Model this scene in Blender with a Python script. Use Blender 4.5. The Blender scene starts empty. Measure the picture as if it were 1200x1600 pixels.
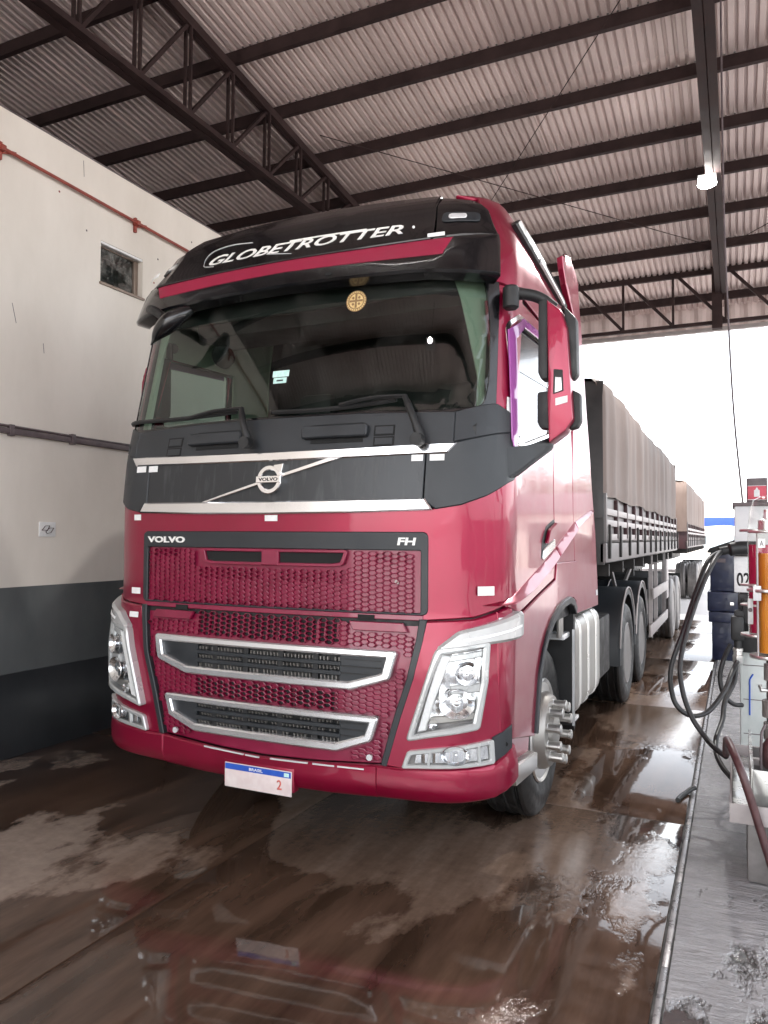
import bpy, bmesh, math, random
from mathutils import Vector, Matrix
random.seed(7)
R = math.radians
SC = bpy.context.scene
COL = SC.collection

# ------------------------------------------------------------------ camera
cam_d = bpy.data.cameras.new("camera"); cam = bpy.data.objects.new("camera", cam_d); COL.objects.link(cam)
_psi, _pit, _rol = R(25.0), R(1.9), R(0.37)
_fw = Vector((-math.sin(_psi)*math.cos(_pit), math.cos(_psi)*math.cos(_pit), math.sin(_pit)))
_rt = Vector((math.cos(_psi), math.sin(_psi), 0)); _up = _rt.cross(_fw)
_r2 = _rt*math.cos(_rol) + _up*math.sin(_rol); _u2 = _up*math.cos(_rol) - _rt*math.sin(_rol)
m = Matrix.Identity(4)
for i in range(3):
    m[i][0] = _r2[i]; m[i][1] = _u2[i]; m[i][2] = -_fw[i]
m.translation = Vector((2.28, -3.466, 1.73))
cam.matrix_world = m
cam_d.sensor_width = 36; cam_d.lens = 1180/1600*36; cam_d.clip_start = 0.05; cam_d.clip_end = 1500
SC.camera = cam

# ------------------------------------------------------------------ world, sun, exposure
SUN_EL, SUN_AZ = 58.0, 212.0            # sun_rotation is measured clockwise from +Y
w = bpy.data.worlds.new("World"); SC.world = w; w.use_nodes = True
nt = w.node_tree; nt.nodes.clear()
sky = nt.nodes.new('ShaderNodeTexSky'); sky.sky_type = 'NISHITA'; sky.sun_disc = False
sky.sun_elevation = R(SUN_EL); sky.sun_rotation = R(SUN_AZ)
sky.air_density = 1.0; sky.dust_density = 1.5; sky.ozone_density = 1.0
hs = nt.nodes.new('ShaderNodeHueSaturation'); hs.inputs['Saturation'].default_value = 0.22; hs.inputs['Value'].default_value = 1.0
bg = nt.nodes.new('ShaderNodeBackground'); bg.inputs['Strength'].default_value = 0.15
wo = nt.nodes.new('ShaderNodeOutputWorld')
nt.links.new(sky.outputs[0], hs.inputs['Color']); nt.links.new(hs.outputs[0], bg.inputs[0]); nt.links.new(bg.outputs[0], wo.inputs[0])
sd = bpy.data.lights.new("sun", 'SUN'); sd.energy = 2.0; sd.angle = R(14); sd.color = (1.0, 0.97, 0.93)
so = bpy.data.objects.new("sun", sd); COL.objects.link(so)
_d = Vector((math.sin(R(SUN_AZ))*math.cos(R(SUN_EL)), math.cos(R(SUN_AZ))*math.cos(R(SUN_EL)), math.sin(R(SUN_EL))))
so.rotation_euler = _d.to_track_quat('Z', 'Y').to_euler(); so.location = (20, 10, 30)
SC.view_settings.view_transform = 'Standard'; SC.view_settings.look = 'None'
SC.view_settings.gamma = 1.0; SC.view_settings.use_curve_mapping = False
SC.view_settings.exposure = 2.6
SC.render.engine = 'CYCLES'
try:
    cy = SC.cycles
    cy.max_bounces = 10; cy.diffuse_bounces = 5; cy.glossy_bounces = 4; cy.transmission_bounces = 6; cy.transparent_max_bounces = 8
    cy.caustics_reflective = False; cy.caustics_refractive = False
    cy.use_denoising = True
except Exception:
    pass

# ------------------------------------------------------------------ material helpers
def new_mat(name):
    mt = bpy.data.materials.new(name); mt.use_nodes = True
    t = mt.node_tree; return mt, t, t.nodes['Principled BSDF']
def setp(b, **k):
    for a, v in k.items():
        b.inputs[a.replace('_', ' ')].default_value = v
def rgb(c): return (c[0], c[1], c[2], 1)
def noise(t, scale, detail=4, rough=.55, coords='world', stretch=None):
    n = t.nodes.new('ShaderNodeTexNoise'); n.inputs['Scale'].default_value = scale
    n.inputs['Detail'].default_value = detail; n.inputs['Roughness'].default_value = rough
    g = t.nodes.new('ShaderNodeNewGeometry') if coords == 'world' else t.nodes.new('ShaderNodeTexCoord')
    src = g.outputs['Position'] if coords == 'world' else g.outputs['Object']
    if stretch:
        mp = t.nodes.new('ShaderNodeMapping'); mp.inputs['Scale'].default_value = stretch
        t.links.new(src, mp.inputs['Vector']); src = mp.outputs[0]
    t.links.new(src, n.inputs['Vector']); return n
def ramp(t, src, stops):
    r = t.nodes.new('ShaderNodeValToRGB'); e = r.color_ramp.elements
    while len(e) < len(stops): e.new(.5)
    for el, (p, c) in zip(e, stops):
        el.position = p; el.color = c if len(c) == 4 else rgb(c)
    t.links.new(src, r.inputs[0]); return r
def bump(t, b, h, strength, dist=.01):
    n = t.nodes.new('ShaderNodeBump'); n.inputs['Strength'].default_value = strength; n.inputs['Distance'].default_value = dist
    t.links.new(h, n.inputs['Height']); t.links.new(n.outputs[0], b.inputs['Normal']); return n
def dirty(name, c1, c2, rough=(.4, .6), scale=3, metallic=0., coat=0., bstr=0., bscale=60, coords='world', stretch=None, lo=.35, hi=.65, **kw):
    mt, t, b = new_mat(name)
    n = noise(t, scale, 6, .6, coords, stretch)
    r = ramp(t, n.outputs[0], [(lo, c1), (hi, c2)]); t.links.new(r.outputs[0], b.inputs['Base Color'])
    q = ramp(t, n.outputs[0], [(lo, (rough[0],)*3), (hi, (rough[1],)*3)]); t.links.new(q.outputs[0], b.inputs['Roughness'])
    setp(b, Metallic=metallic, Coat_Weight=coat, Coat_Roughness=.04, **kw)
    if bstr:
        n2 = noise(t, bscale, 3, .5, coords); bump(t, b, n2.outputs[0], bstr, .004)
    return mt
def glassy(name, tint, gloss=1.0, rough=.0, ior=1.45, dirt_haze=0.0):
    # thin pane: Fresnel reflection over tinted transparency
    mt, t, b = new_mat(name); t.nodes.remove(b)
    tr = t.nodes.new('ShaderNodeBsdfTransparent'); tr.inputs[0].default_value = rgb(tint)
    gl = t.nodes.new('ShaderNodeBsdfGlossy'); gl.inputs['Roughness'].default_value = rough
    gl.inputs[0].default_value = (gloss, gloss, gloss, 1)
    fr = t.nodes.new('ShaderNodeFresnel'); ge = t.nodes.new('ShaderNodeNewGeometry')
    mr = t.nodes.new('ShaderNodeMapRange'); mr.inputs['To Min'].default_value = ior; mr.inputs['To Max'].default_value = 1/ior
    t.links.new(ge.outputs['Backfacing'], mr.inputs['Value']); t.links.new(mr.outputs[0], fr.inputs[0])   # same reflectance from both sides
    mx = t.nodes.new('ShaderNodeMixShader'); t.links.new(fr.outputs[0], mx.inputs[0])
    t.links.new(tr.outputs[0], mx.inputs[1]); t.links.new(gl.outputs[0], mx.inputs[2])
    out = t.nodes['Material Output']; last = mx.outputs[0]
    if dirt_haze:
        df = t.nodes.new('ShaderNodeBsdfDiffuse'); df.inputs[0].default_value = (.45, .43, .4, 1)
        n = noise(t, 5, 8, .7); r = ramp(t, n.outputs[0], [(.45, (0, 0, 0)), (.8, (dirt_haze,)*3)])
        m2 = t.nodes.new('ShaderNodeMixShader'); t.links.new(r.outputs[0], m2.inputs[0])
        t.links.new(last, m2.inputs[1]); t.links.new(df.outputs[0], m2.inputs[2]); last = m2.outputs[0]
    t.links.new(last, out.inputs[0]); return mt

M = {}
def paint(name, c1, c2, coat=1.0, metallic=.35):
    mt = dirty(name, c1, c2, (.30, .38), 2.2, metallic, coat, 0); t = mt.node_tree; b = t.nodes['Principled BSDF']
    setp(b, Coat_IOR=1.5)
    film = noise(t, 6, 8, .7, 'world', (1.6, 1.6, .28)); spots = noise(t, 60, 3, .6)
    f = ramp(t, film.outputs[0], [(.45, (0, 0, 0)), (.85, (.16,)*3)]).outputs[0]
    k = ramp(t, spots.outputs[0], [(.68, (0, 0, 0)), (.76, (.14,)*3)]).outputs[0]
    m_ = t.nodes.new('ShaderNodeMath'); m_.operation = 'ADD'; t.links.new(f, m_.inputs[0]); t.links.new(k, m_.inputs[1])
    src = b.inputs['Base Color'].links[0].from_socket
    mx = t.nodes.new('ShaderNodeMix'); mx.data_type = 'RGBA'; mx.inputs['B'].default_value = (.17, .030, .038, 1)
    t.links.new(m_.outputs[0], mx.inputs['Factor']); t.links.new(src, mx.inputs['A']); t.links.new(mx.outputs['Result'], b.inputs['Base Color'])
    cr = ramp(t, film.outputs[0], [(.40, (.012,)*3), (.75, (.16,)*3)]).outputs[0]; t.links.new(cr, b.inputs['Coat Roughness'])
    return mt
M['red'] = paint('red_paint', (.235, .0004, .027), (.265, .0006, .032), .55, .50)
M['redgrille'] = dirty('red_grille_paint', (.175, .0015, .028), (.22, .003, .038), (.3, .5), 9, .1, .5)
M['stripered'] = dirty('satin_red_stripe', (.23, .002, .030), (.26, .003, .034), (.5, .6), 3, 0, 0)
M['band'] = dirty('dark_grey_plastic', (.013, .0155, .0185), (.021, .024, .028), (.40, .55), 4, 0, 0, .15, 260)
M['lid'] = dirty('streaky_grey_plastic', (.016, .018, .021), (.075, .078, .08), (.35, .6), 26, 0, 0, .1, 200, 'world', (1, 1, .10), .52, .85)
M['gblack'] = dirty('gloss_black', (.003, .003, .004), (.005, .005, .006), (.16, .24), 5, 0, .25)
M['black'] = dirty('black_plastic', (.006, .006, .0065), (.011, .011, .0115), (.45, .65), 12, 0, 0, .1, 200)
M['void'] = dirty('dark_void', (.004, .004, .004), (.008, .008, .008), (.8, .9), 9)
M['rubber'] = dirty('tyre_rubber', (.006, .006, .0065), (.015, .0145, .014), (.40, .68), 14, 0, 0, .2, 120)
M['chrome'] = dirty('chrome_trim', (.82, .82, .83), (.82, .82, .83), (.15, .18), 3, 1.0)
M['silver'] = dirty('silver_plastic', (.66, .67, .68), (.66, .67, .68), (.24, .24), 2.5, .25, .5)
M['satinchrome'] = dirty('satin_chrome', (.66, .67, .68), (.70, .70, .71), (.20, .27), 3, .75)
M['lampgrey'] = dirty('lamp_grey', (.46, .46, .455), (.50, .50, .495), (.22, .3), 2.5, .3, .5)
M['alu'] = dirty('aluminium', (.66, .65, .63), (.68, .67, .65), (.27, .31), 4, .9)
M['aludull'] = dirty('dull_aluminium', (.31, .295, .275), (.35, .335, .315), (.38, .46), 4, .7)
M['reflect'] = dirty('lamp_reflector', (.75, .76, .78), (.86, .86, .87), (.05, .15), 20, 1.0)
M['lens'] = glassy('lamp_lens', (.96, .97, .97), 1.0, .02, 1.45)
M['wind'] = glassy('windscreen_glass', (.47, .57, .52), 1.0, .0, 1.52, .05)
M['sideglass'] = glassy('side_glass', (.50, .57, .54), 1.0, .0, 1.7)
M['purple'] = dirty('purple_acrylic', (.30, .075, .29), (.36, .10, .34), (.10, .16), 4, 0, .6)
M['trim'] = dirty('cab_trim', (.36, .39, .31), (.43, .46, .38), (.6, .8), 3)
M['dash'] = dirty('cab_dashboard', (.020, .021, .022), (.035, .036, .037), (.55, .75), 9)
M['white'] = dirty('white_sticker', (.72, .72, .72), (.82, .82, .81), (.4, .5), 30)
M['letter'] = dirty('letter_white', (.78, .77, .74), (.86, .85, .82), (.3, .4), 30)
M['platewhite'] = dirty('plate_white', (.62, .50, .49), (.74, .66, .64), (.4, .5), 9)
M['blueplate'] = dirty('plate_blue', (.02, .08, .42), (.03, .10, .46), (.3, .4), 30)
M['redink'] = dirty('plate_red', (.55, .12, .10), (.62, .16, .12), (.4, .5), 30)
M['gold'] = dirty('sticker_gold', (.62, .42, .16), (.75, .58, .30), (.4, .5), 60)
M['brown'] = dirty('sticker_brown', (.22, .12, .05), (.3, .18, .08), (.4, .5), 60)
M['green'] = dirty('sticker_green', (.45, .72, .66), (.6, .82, .78), (.4, .5), 60)
M['orange'] = dirty('marker_orange', (.75, .16, .03), (.85, .22, .05), (.2, .3), 30, 0, .5)
M['mirror'] = dirty('mirror_glass', (.75, .76, .77), (.8, .8, .81), (.02, .04), 10, 1.0)
M['frame'] = dirty('chassis', (.010, .009, .009), (.028, .024, .022), (.5, .8), 7)
# building
M['wall'] = dirty('cream_render', (.62, .565, .50), (.79, .735, .67), (.7, .85), .9, 0, 0, .22, 24, 'world', (1, 1, .45), .22, .62)
M['wallgrey'] = dirty('grey_wall_paint', (.075, .083, .085), (.15, .16, .16), (.3, .6), 1.6, 0, 0, .12, 30, 'world', (1, 1, .5), .25, .75)
M['wallblack'] = dirty('charcoal_wall_paint', (.013, .015, .017), (.034, .036, .040), (.25, .5), 2.2, 0, 0, .12, 30, 'world', (1, 1, .5), .25, .75)
M['steel'] = dirty('brown_steel', (.024, .0135, .0135), (.045, .027, .026), (.65, .8), 5, 0, 0, .1, 70, Specular_IOR_Level=.2)
M['pipe'] = dirty('oxide_red_pipe', (.22, .035, .025), (.30, .06, .04), (.4, .6), 10)
M['conduit'] = dirty('dusty_conduit', (.07, .05, .055), (.14, .11, .115), (.4, .6), 10)
M['alframe'] = dirty('bronze_frame', (.20, .15, .12), (.28, .22, .18), (.4, .5), 10, .4)
M['roomglass'] = glassy('window_glass', (.5, .53, .53), 1.0, .02, 1.6, .75)  # brightness of the pane is painted as a heavy pale film
M['room'] = dirty('dim_room', (.50, .48, .46), (.58, .56, .54), (.8, .9), 2)
def roof_mat():
    mt, t, b = new_mat('galvanised_sheet')
    n = noise(t, 1.2, 6, .6, 'world', (1, .25, 1))
    r = ramp(t, n.outputs[0], [(.3, (.66, .54, .515)), (.7, (.80, .68, .65))])
    oi = t.nodes.new('ShaderNodeObjectInfo'); hv = t.nodes.new('ShaderNodeHueSaturation')
    ma = t.nodes.new('ShaderNodeMapRange'); ma.inputs['To Min'].default_value = .88; ma.inputs['To Max'].default_value = 1.08
    t.links.new(oi.outputs['Random'], ma.inputs['Value']); t.links.new(ma.outputs[0], hv.inputs['Value'])
    t.links.new(r.outputs[0], hv.inputs['Color']); t.links.new(hv.outputs[0], b.inputs['Base Color'])
    setp(b, Roughness=.5, Metallic=.25); return mt
M['sheet'] = roof_mat()
M['tarp'] = dirty('tan_tarpaulin', (.095, .064, .052), (.18, .132, .113), (.6, .8), 2.2, 0, 0, .35, 18, 'world', (1, 1, .35), .3, .7)
M['tarpdark'] = dirty('dark_tarpaulin', (.035, .032, .032), (.06, .055, .053), (.45, .65), 4, 0, 0, .2, 40)
M['board'] = dirty('grey_side_board', (.15, .135, .135), (.24, .215, .21), (.45, .65), 4, .1)
M['boardrail'] = dirty('pale_rail', (.32, .285, .28), (.42, .38, .37), (.4, .6), 6)
M['darkred'] = dirty('dark_red_steel', (.030, .010, .013), (.055, .018, .020), (.4, .6), 6)
M['wheelgrey'] = dirty('dusty_wheel', (.13, .12, .115), (.21, .195, .19), (.4, .6), 8, .4)
# station
M['pumpgrey'] = dirty('pump_light_grey', (.52, .52, .53), (.63, .63, .63), (.35, .5), 6, 0, .3)
M['pumpgreen'] = dirty('pump_pale_green', (.50, .54, .52), (.60, .63, .61), (.35, .5), 6, 0, .2)
M['navy'] = dirty('navy_pump_paint', (.008, .012, .035), (.014, .020, .055), (.3, .45), 8, 0, .3)
M['hose'] = dirty('black_hose', (.010, .010, .011), (.025, .024, .024), (.35, .5), 30)
M['maroon'] = dirty('maroon_hose', (.050, .018, .020), (.085, .035, .036), (.35, .5), 20)
M['tray'] = dirty('wet_tray_steel', (.42, .42, .40), (.58, .58, .56), (.15, .35), 8, .6)
M['amber'] = dirty('amber_diesel', (.62, .20, .015), (.72, .27, .03), (.08, .12), 5, 0, 1.0)
M['magenta'] = dirty('red_diesel', (.40, .01, .05), (.48, .02, .08), (.08, .12), 5, 0, 1.0)
M['tube'] = glassy('tube_glass', (.95, .96, .95), 1.0, .0, 1.45)
M['signred'] = dirty('sign_red', (.45, .03, .06), (.52, .05, .09), (.35, .5), 20)
M['bluefascia'] = dirty('blue_fascia', (.004, .030, .26), (.006, .038, .31), (.5, .6), 2)
M['paleglass'] = dirty('pale_shop_glass', (.30, .38, .42), (.5, .58, .6), (.1, .2), 1.0)
M['leaf'] = dirty('leaf_green', (.030, .065, .018), (.065, .115, .030), (.5, .7), 1.5)
M['lampwhite'] = dirty('lamp_housing', (.6, .6, .6), (.7, .7, .7), (.4, .5), 9)
def emit(name, c, s):
    mt, t, b = new_mat(name); setp(b, Base_Color=rgb(c), Emission_Color=rgb(c), Emission_Strength=s); return mt
M['lit'] = emit('lit_lamp', (1, .98, .94), 40)

def mathn(t, op, a, b_=None, c=None):
    n = t.nodes.new('ShaderNodeMath'); n.operation = op
    for k, v in enumerate((a, b_, c)):
        if v is None: continue
        if hasattr(v, 'is_linked'): t.links.new(v, n.inputs[k])
        else: n.inputs[k].default_value = v
    return n.outputs[0]
def mixc(t, f, a, b_):
    n = t.nodes.new('ShaderNodeMix'); n.data_type = 'RGBA'
    for k, v in (('Factor', f), ('A', a), ('B', b_)):
        if hasattr(v, 'is_linked'): t.links.new(v, n.inputs[k])
        else: n.inputs[k].default_value = v if k == 'Factor' else rgb(v)
    return n.outputs['Result']
def mixf(t, f, a, b_):
    n = t.nodes.new('ShaderNodeMix'); n.data_type = 'FLOAT'
    for k, v in (('Factor', f), ('A', a), ('B', b_)):
        if hasattr(v, 'is_linked'): t.links.new(v, n.inputs[k])
        else: n.inputs[k].default_value = v
    return n.outputs['Result']
def floor_mat(name, pad=False):
    """hosed-down concrete: standing water with clear edges over damp, muddy concrete"""
    mt, t, b = new_mat(name); L = t.links.new
    g = t.nodes.new('ShaderNodeNewGeometry'); sx = t.nodes.new('ShaderNodeSeparateXYZ'); L(g.outputs['Position'], sx.inputs[0])
    big = noise(t, .62, 8, .58, 'world', (1, .55, 1)); mid = noise(t, 2.1, 7, .62, 'world', (1, .6, 1)); fine = noise(t, 17, 6, .65); streak = noise(t, 3.0, 5, .6, 'world', (1.6, .28, 1))
    if not pad:
        lev = mathn(t, 'MULTIPLY_ADD', mid.outputs[0], .30, big.outputs[0])
        water = ramp(t, lev, [(.615, (0, 0, 0)), (.645, (1, 1, 1))]).outputs[0]
        near = ramp(t, mathn(t, 'MULTIPLY_ADD', big.outputs[0], 1.2, mathn(t, 'MULTIPLY_ADD', sx.outputs[0], .30, .05)), [(.0, (0, 0, 0)), (.55, (1, 1, 1))]).outputs[0]  # paler by the wall: drier concrete, with the wall's reflection painted in
        light = ramp(t, mid.outputs[0], [(.3, (.27, .21, .17)), (.7, (.37, .30, .25))]).outputs[0]
        brown = ramp(t, streak.outputs[0], [(.3, (.105, .066, .046)), (.5, (.165, .110, .080)), (.72, (.25, .180, .140))]).outputs[0]
        damp = mixc(t, near, light, brown)
        grain = ramp(t, fine.outputs[0], [(.3, (.82,)*3), (.7, (1.1,)*3)]).outputs[0]
        mu = t.nodes.new('ShaderNodeMix'); mu.data_type = 'RGBA'; mu.blend_type = 'MULTIPLY'; mu.inputs['Factor'].default_value = 1
        L(damp, mu.inputs['A']); L(grain, mu.inputs['B'])
        silt = ramp(t, streak.outputs[0], [(.35, (.036, .020, .013)), (.65, (.105, .062, .042))]).outputs[0]
        L(mixc(t, water, mu.outputs['Result'], silt), b.inputs['Base Color'])
        dr = ramp(t, mid.outputs[0], [(.35, (.09,)*3), (.65, (.22,)*3)]).outputs[0]
        L(mixf(t, water, dr, .05), b.inputs['Roughness'])
        setp(b, IOR=1.40, Specular_IOR_Level=.65)
        rip = noise(t, 5.5, 3, .5); h = mixf(t, water, mathn(t, 'MULTIPLY_ADD', fine.outputs[0], .35, mid.outputs[0]), mathn(t, 'MULTIPLY', rip.outputs[0], .22))
        bump(t, b, h, .13, .03)
    else:
        lev = mathn(t, 'MULTIPLY_ADD', mid.outputs[0], .5, big.outputs[0])
        water = ramp(t, lev, [(.84, (0, 0, 0)), (.88, (1, 1, 1))]).outputs[0]
        fold = noise(t, 7.5, 7, .66, 'world', (.42, 1.5, 1))
        c = ramp(t, mid.outputs[0], [(.3, (.30, .29, .295)), (.7, (.46, .45, .455))]).outputs[0]
        L(mixc(t, water, c, (.045, .040, .038)), b.inputs['Base Color'])
        L(mixf(t, water, ramp(t, fold.outputs[0], [(.35, (.05,)*3), (.65, (.26,)*3)]).outputs[0], .02), b.inputs['Roughness'])
        setp(b, IOR=1.6, Specular_IOR_Level=.9)
        bump(t, b, mixf(t, water, fold.outputs[0], mathn(t, 'MULTIPLY', fold.outputs[0], .12)), 1.0, .07)
    return mt
M['floor'] = floor_mat('wet_concrete'); M['pad'] = floor_mat('wet_rough_pad', True)
M['joint'] = dirty('joint_dark', (.02, .015, .012), (.03, .025, .02), (.5, .7), 8)
M['ground'] = dirty('yard_concrete', (.46, .43, .41), (.56, .53, .51), (.5, .7), .4)
M['kerb'] = dirty('kerb_steel', (.16, .15, .15), (.28, .265, .265), (.2, .45), 12, .3, 0, .2, 40)

# ------------------------------------------------------------------ mesh helpers
def link(name, me, parent=None):
    o = bpy.data.objects.new(name, me); COL.objects.link(o)
    if parent: o.parent = parent
    return o
def fin(name, bm, mat, parent=None, smooth=None):
    me = bpy.data.meshes.new(name); bm.normal_update(); bm.to_mesh(me); bm.free()
    for x in (mat if isinstance(mat, (list, tuple)) else [mat]): me.materials.append(M[x])
    if smooth is not None:
        me.shade_smooth(); me.set_sharp_from_angle(angle=R(smooth))
    return link(name, me, parent)
def thing(name, label, cat, loc=(0, 0, 0), group=None):
    o = bpy.data.objects.new(name, None); COL.objects.link(o); o.location = loc; o.empty_display_size = .2
    o['label'] = label; o['category'] = cat
    if group: o['group'] = group
    bpy.context.view_layer.update() if False else None
    return o
def tag(o, label, cat, group=None):
    o['label'] = label; o['category'] = cat
    if group: o['group'] = group
    return o
def structure(o):
    o['kind'] = 'structure'; return o
def add_box(bm, lo, hi, bev=0.0, mi=0, rot=None, piv=None):
    r = bmesh.ops.create_cube(bm, size=1)
    vs = r['verts']
    c = [(a+b)/2 for a, b in zip(lo, hi)]; s = [abs(b-a) for a, b in zip(lo, hi)]
    for v in vs: v.co = Vector([v.co[i]*s[i]+c[i] for i in range(3)])
    fs = list({f for v in vs for f in v.link_faces})
    for f in fs: f.material_index = mi
    if bev:
        es = list({e for v in vs for e in v.link_edges})
        q = bmesh.ops.bevel(bm, geom=es, offset=min(bev, min(s)*.45), segments=2, affect='EDGES', profile=.6)
        vs = list({v for f in q['faces'] for v in f.verts} | {v for v in vs if v.is_valid})
        for v in vs:
            for f in v.link_faces: f.material_index = mi
    if rot is not None:
        bmesh.ops.rotate(bm, verts=vs, cent=Vector(piv if piv else c), matrix=rot)
    return vs
def box(name, lo, hi, mat, parent=None, bev=0.004):
    bm = bmesh.new(); add_box(bm, lo, hi, bev); return fin(name, bm, mat, parent, 40 if bev else None)
def add_bar(bm, a, b, wx, wz, upv=(0, 0, 1), mi=0):
    a, b = Vector(a), Vector(b); d = (b-a); L = d.length; d.normalize()
    s = d.cross(Vector(upv))
    if s.length < 1e-4: s = d.cross(Vector((1, 0, 0)))
    s.normalize(); u = s.cross(d)
    vs = []
    for t in (a, b):
        for i, j in ((-1, -1), (1, -1), (1, 1), (-1, 1)):
            vs.append(bm.verts.new(t + s*wx*.5*i + u*wz*.5*j))
    for q in ((0, 1, 2, 3), (7, 6, 5, 4), (0, 4, 5, 1), (1, 5, 6, 2), (2, 6, 7, 3), (3, 7, 4, 0)):
        f = bm.faces.new([vs[k] for k in q]); f.material_index = mi
    return vs
def bar(name, a, b, wx, wz, mat, parent=None, upv=(0, 0, 1)):
    bm = bmesh.new(); add_bar(bm, a, b, wx, wz, upv); bmesh.ops.recalc_face_normals(bm, faces=bm.faces); return fin(name, bm, mat, parent)
def smooth_path(pts, n=8):
    pts = [Vector(p) for p in pts]; P = [2*pts[0]-pts[1]] + pts + [2*pts[-1]-pts[-2]]; out = []
    for i in range(1, len(P)-2):
        for k in range(n):
            t = k/n; a, b, c, d = P[i-1], P[i], P[i+1], P[i+2]
            out.append(.5*((2*b) + (c-a)*t + (2*a-5*b+4*c-d)*t*t + (3*b-a-3*c+d)*t**3))
    out.append(pts[-1]); return out
def add_tube(bm, pts, r, seg=10, mi=0, cap=True):
    pts = [Vector(p) for p in pts]; rs = r if isinstance(r, (list, tuple)) else [r]*len(pts)
    d0 = (pts[1]-pts[0]).normalized(); ref = Vector((0, 0, 1)) if abs(d0.z) < .9 else Vector((1, 0, 0))
    s = d0.cross(ref).normalized(); rings = []
    for i, p in enumerate(pts):
        d = (pts[min(i+1, len(pts)-1)] - pts[max(i-1, 0)]).normalized()
        s = (s - d*s.dot(d)).normalized(); u = d.cross(s)
        rings.append([bm.verts.new(p + (s*math.cos(2*math.pi*k/seg) + u*math.sin(2*math.pi*k/seg))*rs[i]) for k in range(seg)])
    for a, b in zip(rings, rings[1:]):
        for k in range(seg):
            f = bm.faces.new((a[k], a[(k+1) % seg], b[(k+1) % seg], b[k])); f.material_index = mi
    if cap:
        for f in (bm.faces.new(rings[0][::-1]), bm.faces.new(rings[-1])): f.material_index = mi
def tube(name, pts, r, mat, parent=None, seg=10, n=0):
    bm = bmesh.new(); add_tube(bm, smooth_path(pts, n) if n else pts, r, seg); bmesh.ops.recalc_face_normals(bm, faces=bm.faces)
    return fin(name, bm, mat, parent, 50)
def add_lathe(bm, prof, axis='X', c=(0, 0, 0), seg=40, mi=0, closed=False):
    # prof: (position along axis, radius)
    rings = []
    for a, r in prof:
        ring = []
        for k in range(seg):
            t = 2*math.pi*k/seg; p, q = r*math.cos(t), r*math.sin(t)
            v = (a, p, q) if axis == 'X' else ((p, a, q) if axis == 'Y' else (p, q, a))
            ring.append(bm.verts.new(Vector(v)+Vector(c)))
        rings.append(ring)
    n = len(rings); R_ = range(n if closed else n-1)
    for i in R_:
        a, b = rings[i], rings[(i+1) % n]
        for k in range(seg):
            f = bm.faces.new((a[k], a[(k+1) % seg], b[(k+1) % seg], b[k])); f.material_index = mi
    if not closed:
        for rg, rv in ((rings[0], prof[0][1]), (rings[-1], prof[-1][1])):
            if rv > 1e-5:
                f = bm.faces.new(rg); f.material_index = mi
def lathe(name, prof, mat, parent=None, axis='X', c=(0, 0, 0), seg=40, closed=False, sm=35):
    bm = bmesh.new(); add_lathe(bm, prof, axis, c, seg, 0, closed)
    bmesh.ops.remove_doubles(bm, verts=bm.verts, dist=1e-5)
    bmesh.ops.recalc_face_normals(bm, faces=bm.faces); return fin(name, bm, mat, parent, sm)
def prism(name, pts, axis, lo, hi, mat, parent=None, bev=0.0):
    # polygon in the two other axes, extruded along axis
    bm = bmesh.new()
    def mk(p, a):
        return Vector((a, p[0], p[1])) if axis == 'X' else (Vector((p[0], a, p[1])) if axis == 'Y' else Vector((p[0], p[1], a)))
    A = [bm.verts.new(mk(p, lo)) for p in pts]; B = [bm.verts.new(mk(p, hi)) for p in pts]
    bm.faces.new(A); bm.faces.new(B[::-1]); n = len(pts)
    for i in range(n): bm.faces.new((A[i], B[i], B[(i+1) % n], A[(i+1) % n]))
    bmesh.ops.recalc_face_normals(bm, faces=bm.faces)
    if bev: bmesh.ops.bevel(bm, geom=list(bm.edges), offset=bev, segments=2, affect='EDGES', profile=.6)
    return fin(name, bm, mat, parent, 40 if bev else None)

# ------------------------------------------------------------------ the cab's skin: point, normal, from (u, z)
# u runs round the cab in plan: 0 on the centre line, .95 where the corner starts, 1.35 where the flat side starts
YP = [(.3, 0.), (.42, -.03), (1.1, -.03), (1.2, -.015), (1.36, 0.), (1.9, 0.), (2.2, .03), (2.4, .075), (3.15, .235), (3.5, .33), (3.7, .5)]
WW = [(.3, 1.235), (.5, 1.25), (2.2, 1.25), (3.0, 1.225), (3.3, 1.19), (3.6, 1.1), (3.75, 1.0)]
def lin(T, z):
    if z <= T[0][0]: return T[0][1]
    for (a, x), (b, y) in zip(T, T[1:]):
        if z <= b: return x+(y-x)*(z-a)/(b-a)
    return T[-1][1]
RXC, UA, UB = .30, .95, 1.35
def SP(u, z):
    s = -1. if u < 0 else 1.; u = abs(u); W = lin(WW, z); y0 = lin(YP, z)
    if u <= UA: return Vector((s*u/UA*(W-RXC), y0-.05*(1-(u/.9)**2), z))
    xa, ya, mm = W-RXC, y0-.05*(1-(UA/.9)**2), .1*UA/.81
    if u <= UB:
        t = (u-UA)/(UB-UA); q = 1-t
        x = q**3*xa + 3*q*q*t*(xa+.16) + 3*q*t*t*W + t**3*W
        y = q**3*ya + 3*q*q*t*(ya+mm*.16) + 3*q*t*t*(ya+.135) + t**3*(ya+.295)
        return Vector((s*x, y, z))
    return Vector((s*W, ya+.295+u-UB, z))
def SN(u, z):
    a = SP(u+1e-3, z)-SP(u-1e-3, z); b = SP(u, z+1e-3)-SP(u, z-1e-3)
    n = a.cross(b); n.normalize(); return n
def UY(y, z):                     # u for a point of the flat side, from y
    return UB + y - (lin(YP, z)-.05*(1-(UA/.9)**2)+.295)
def side(pts): return [(UY(y, z), z) for y, z in pts]
def mir(pts): return [(-u, z) for u, z in reversed(pts)]
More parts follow.
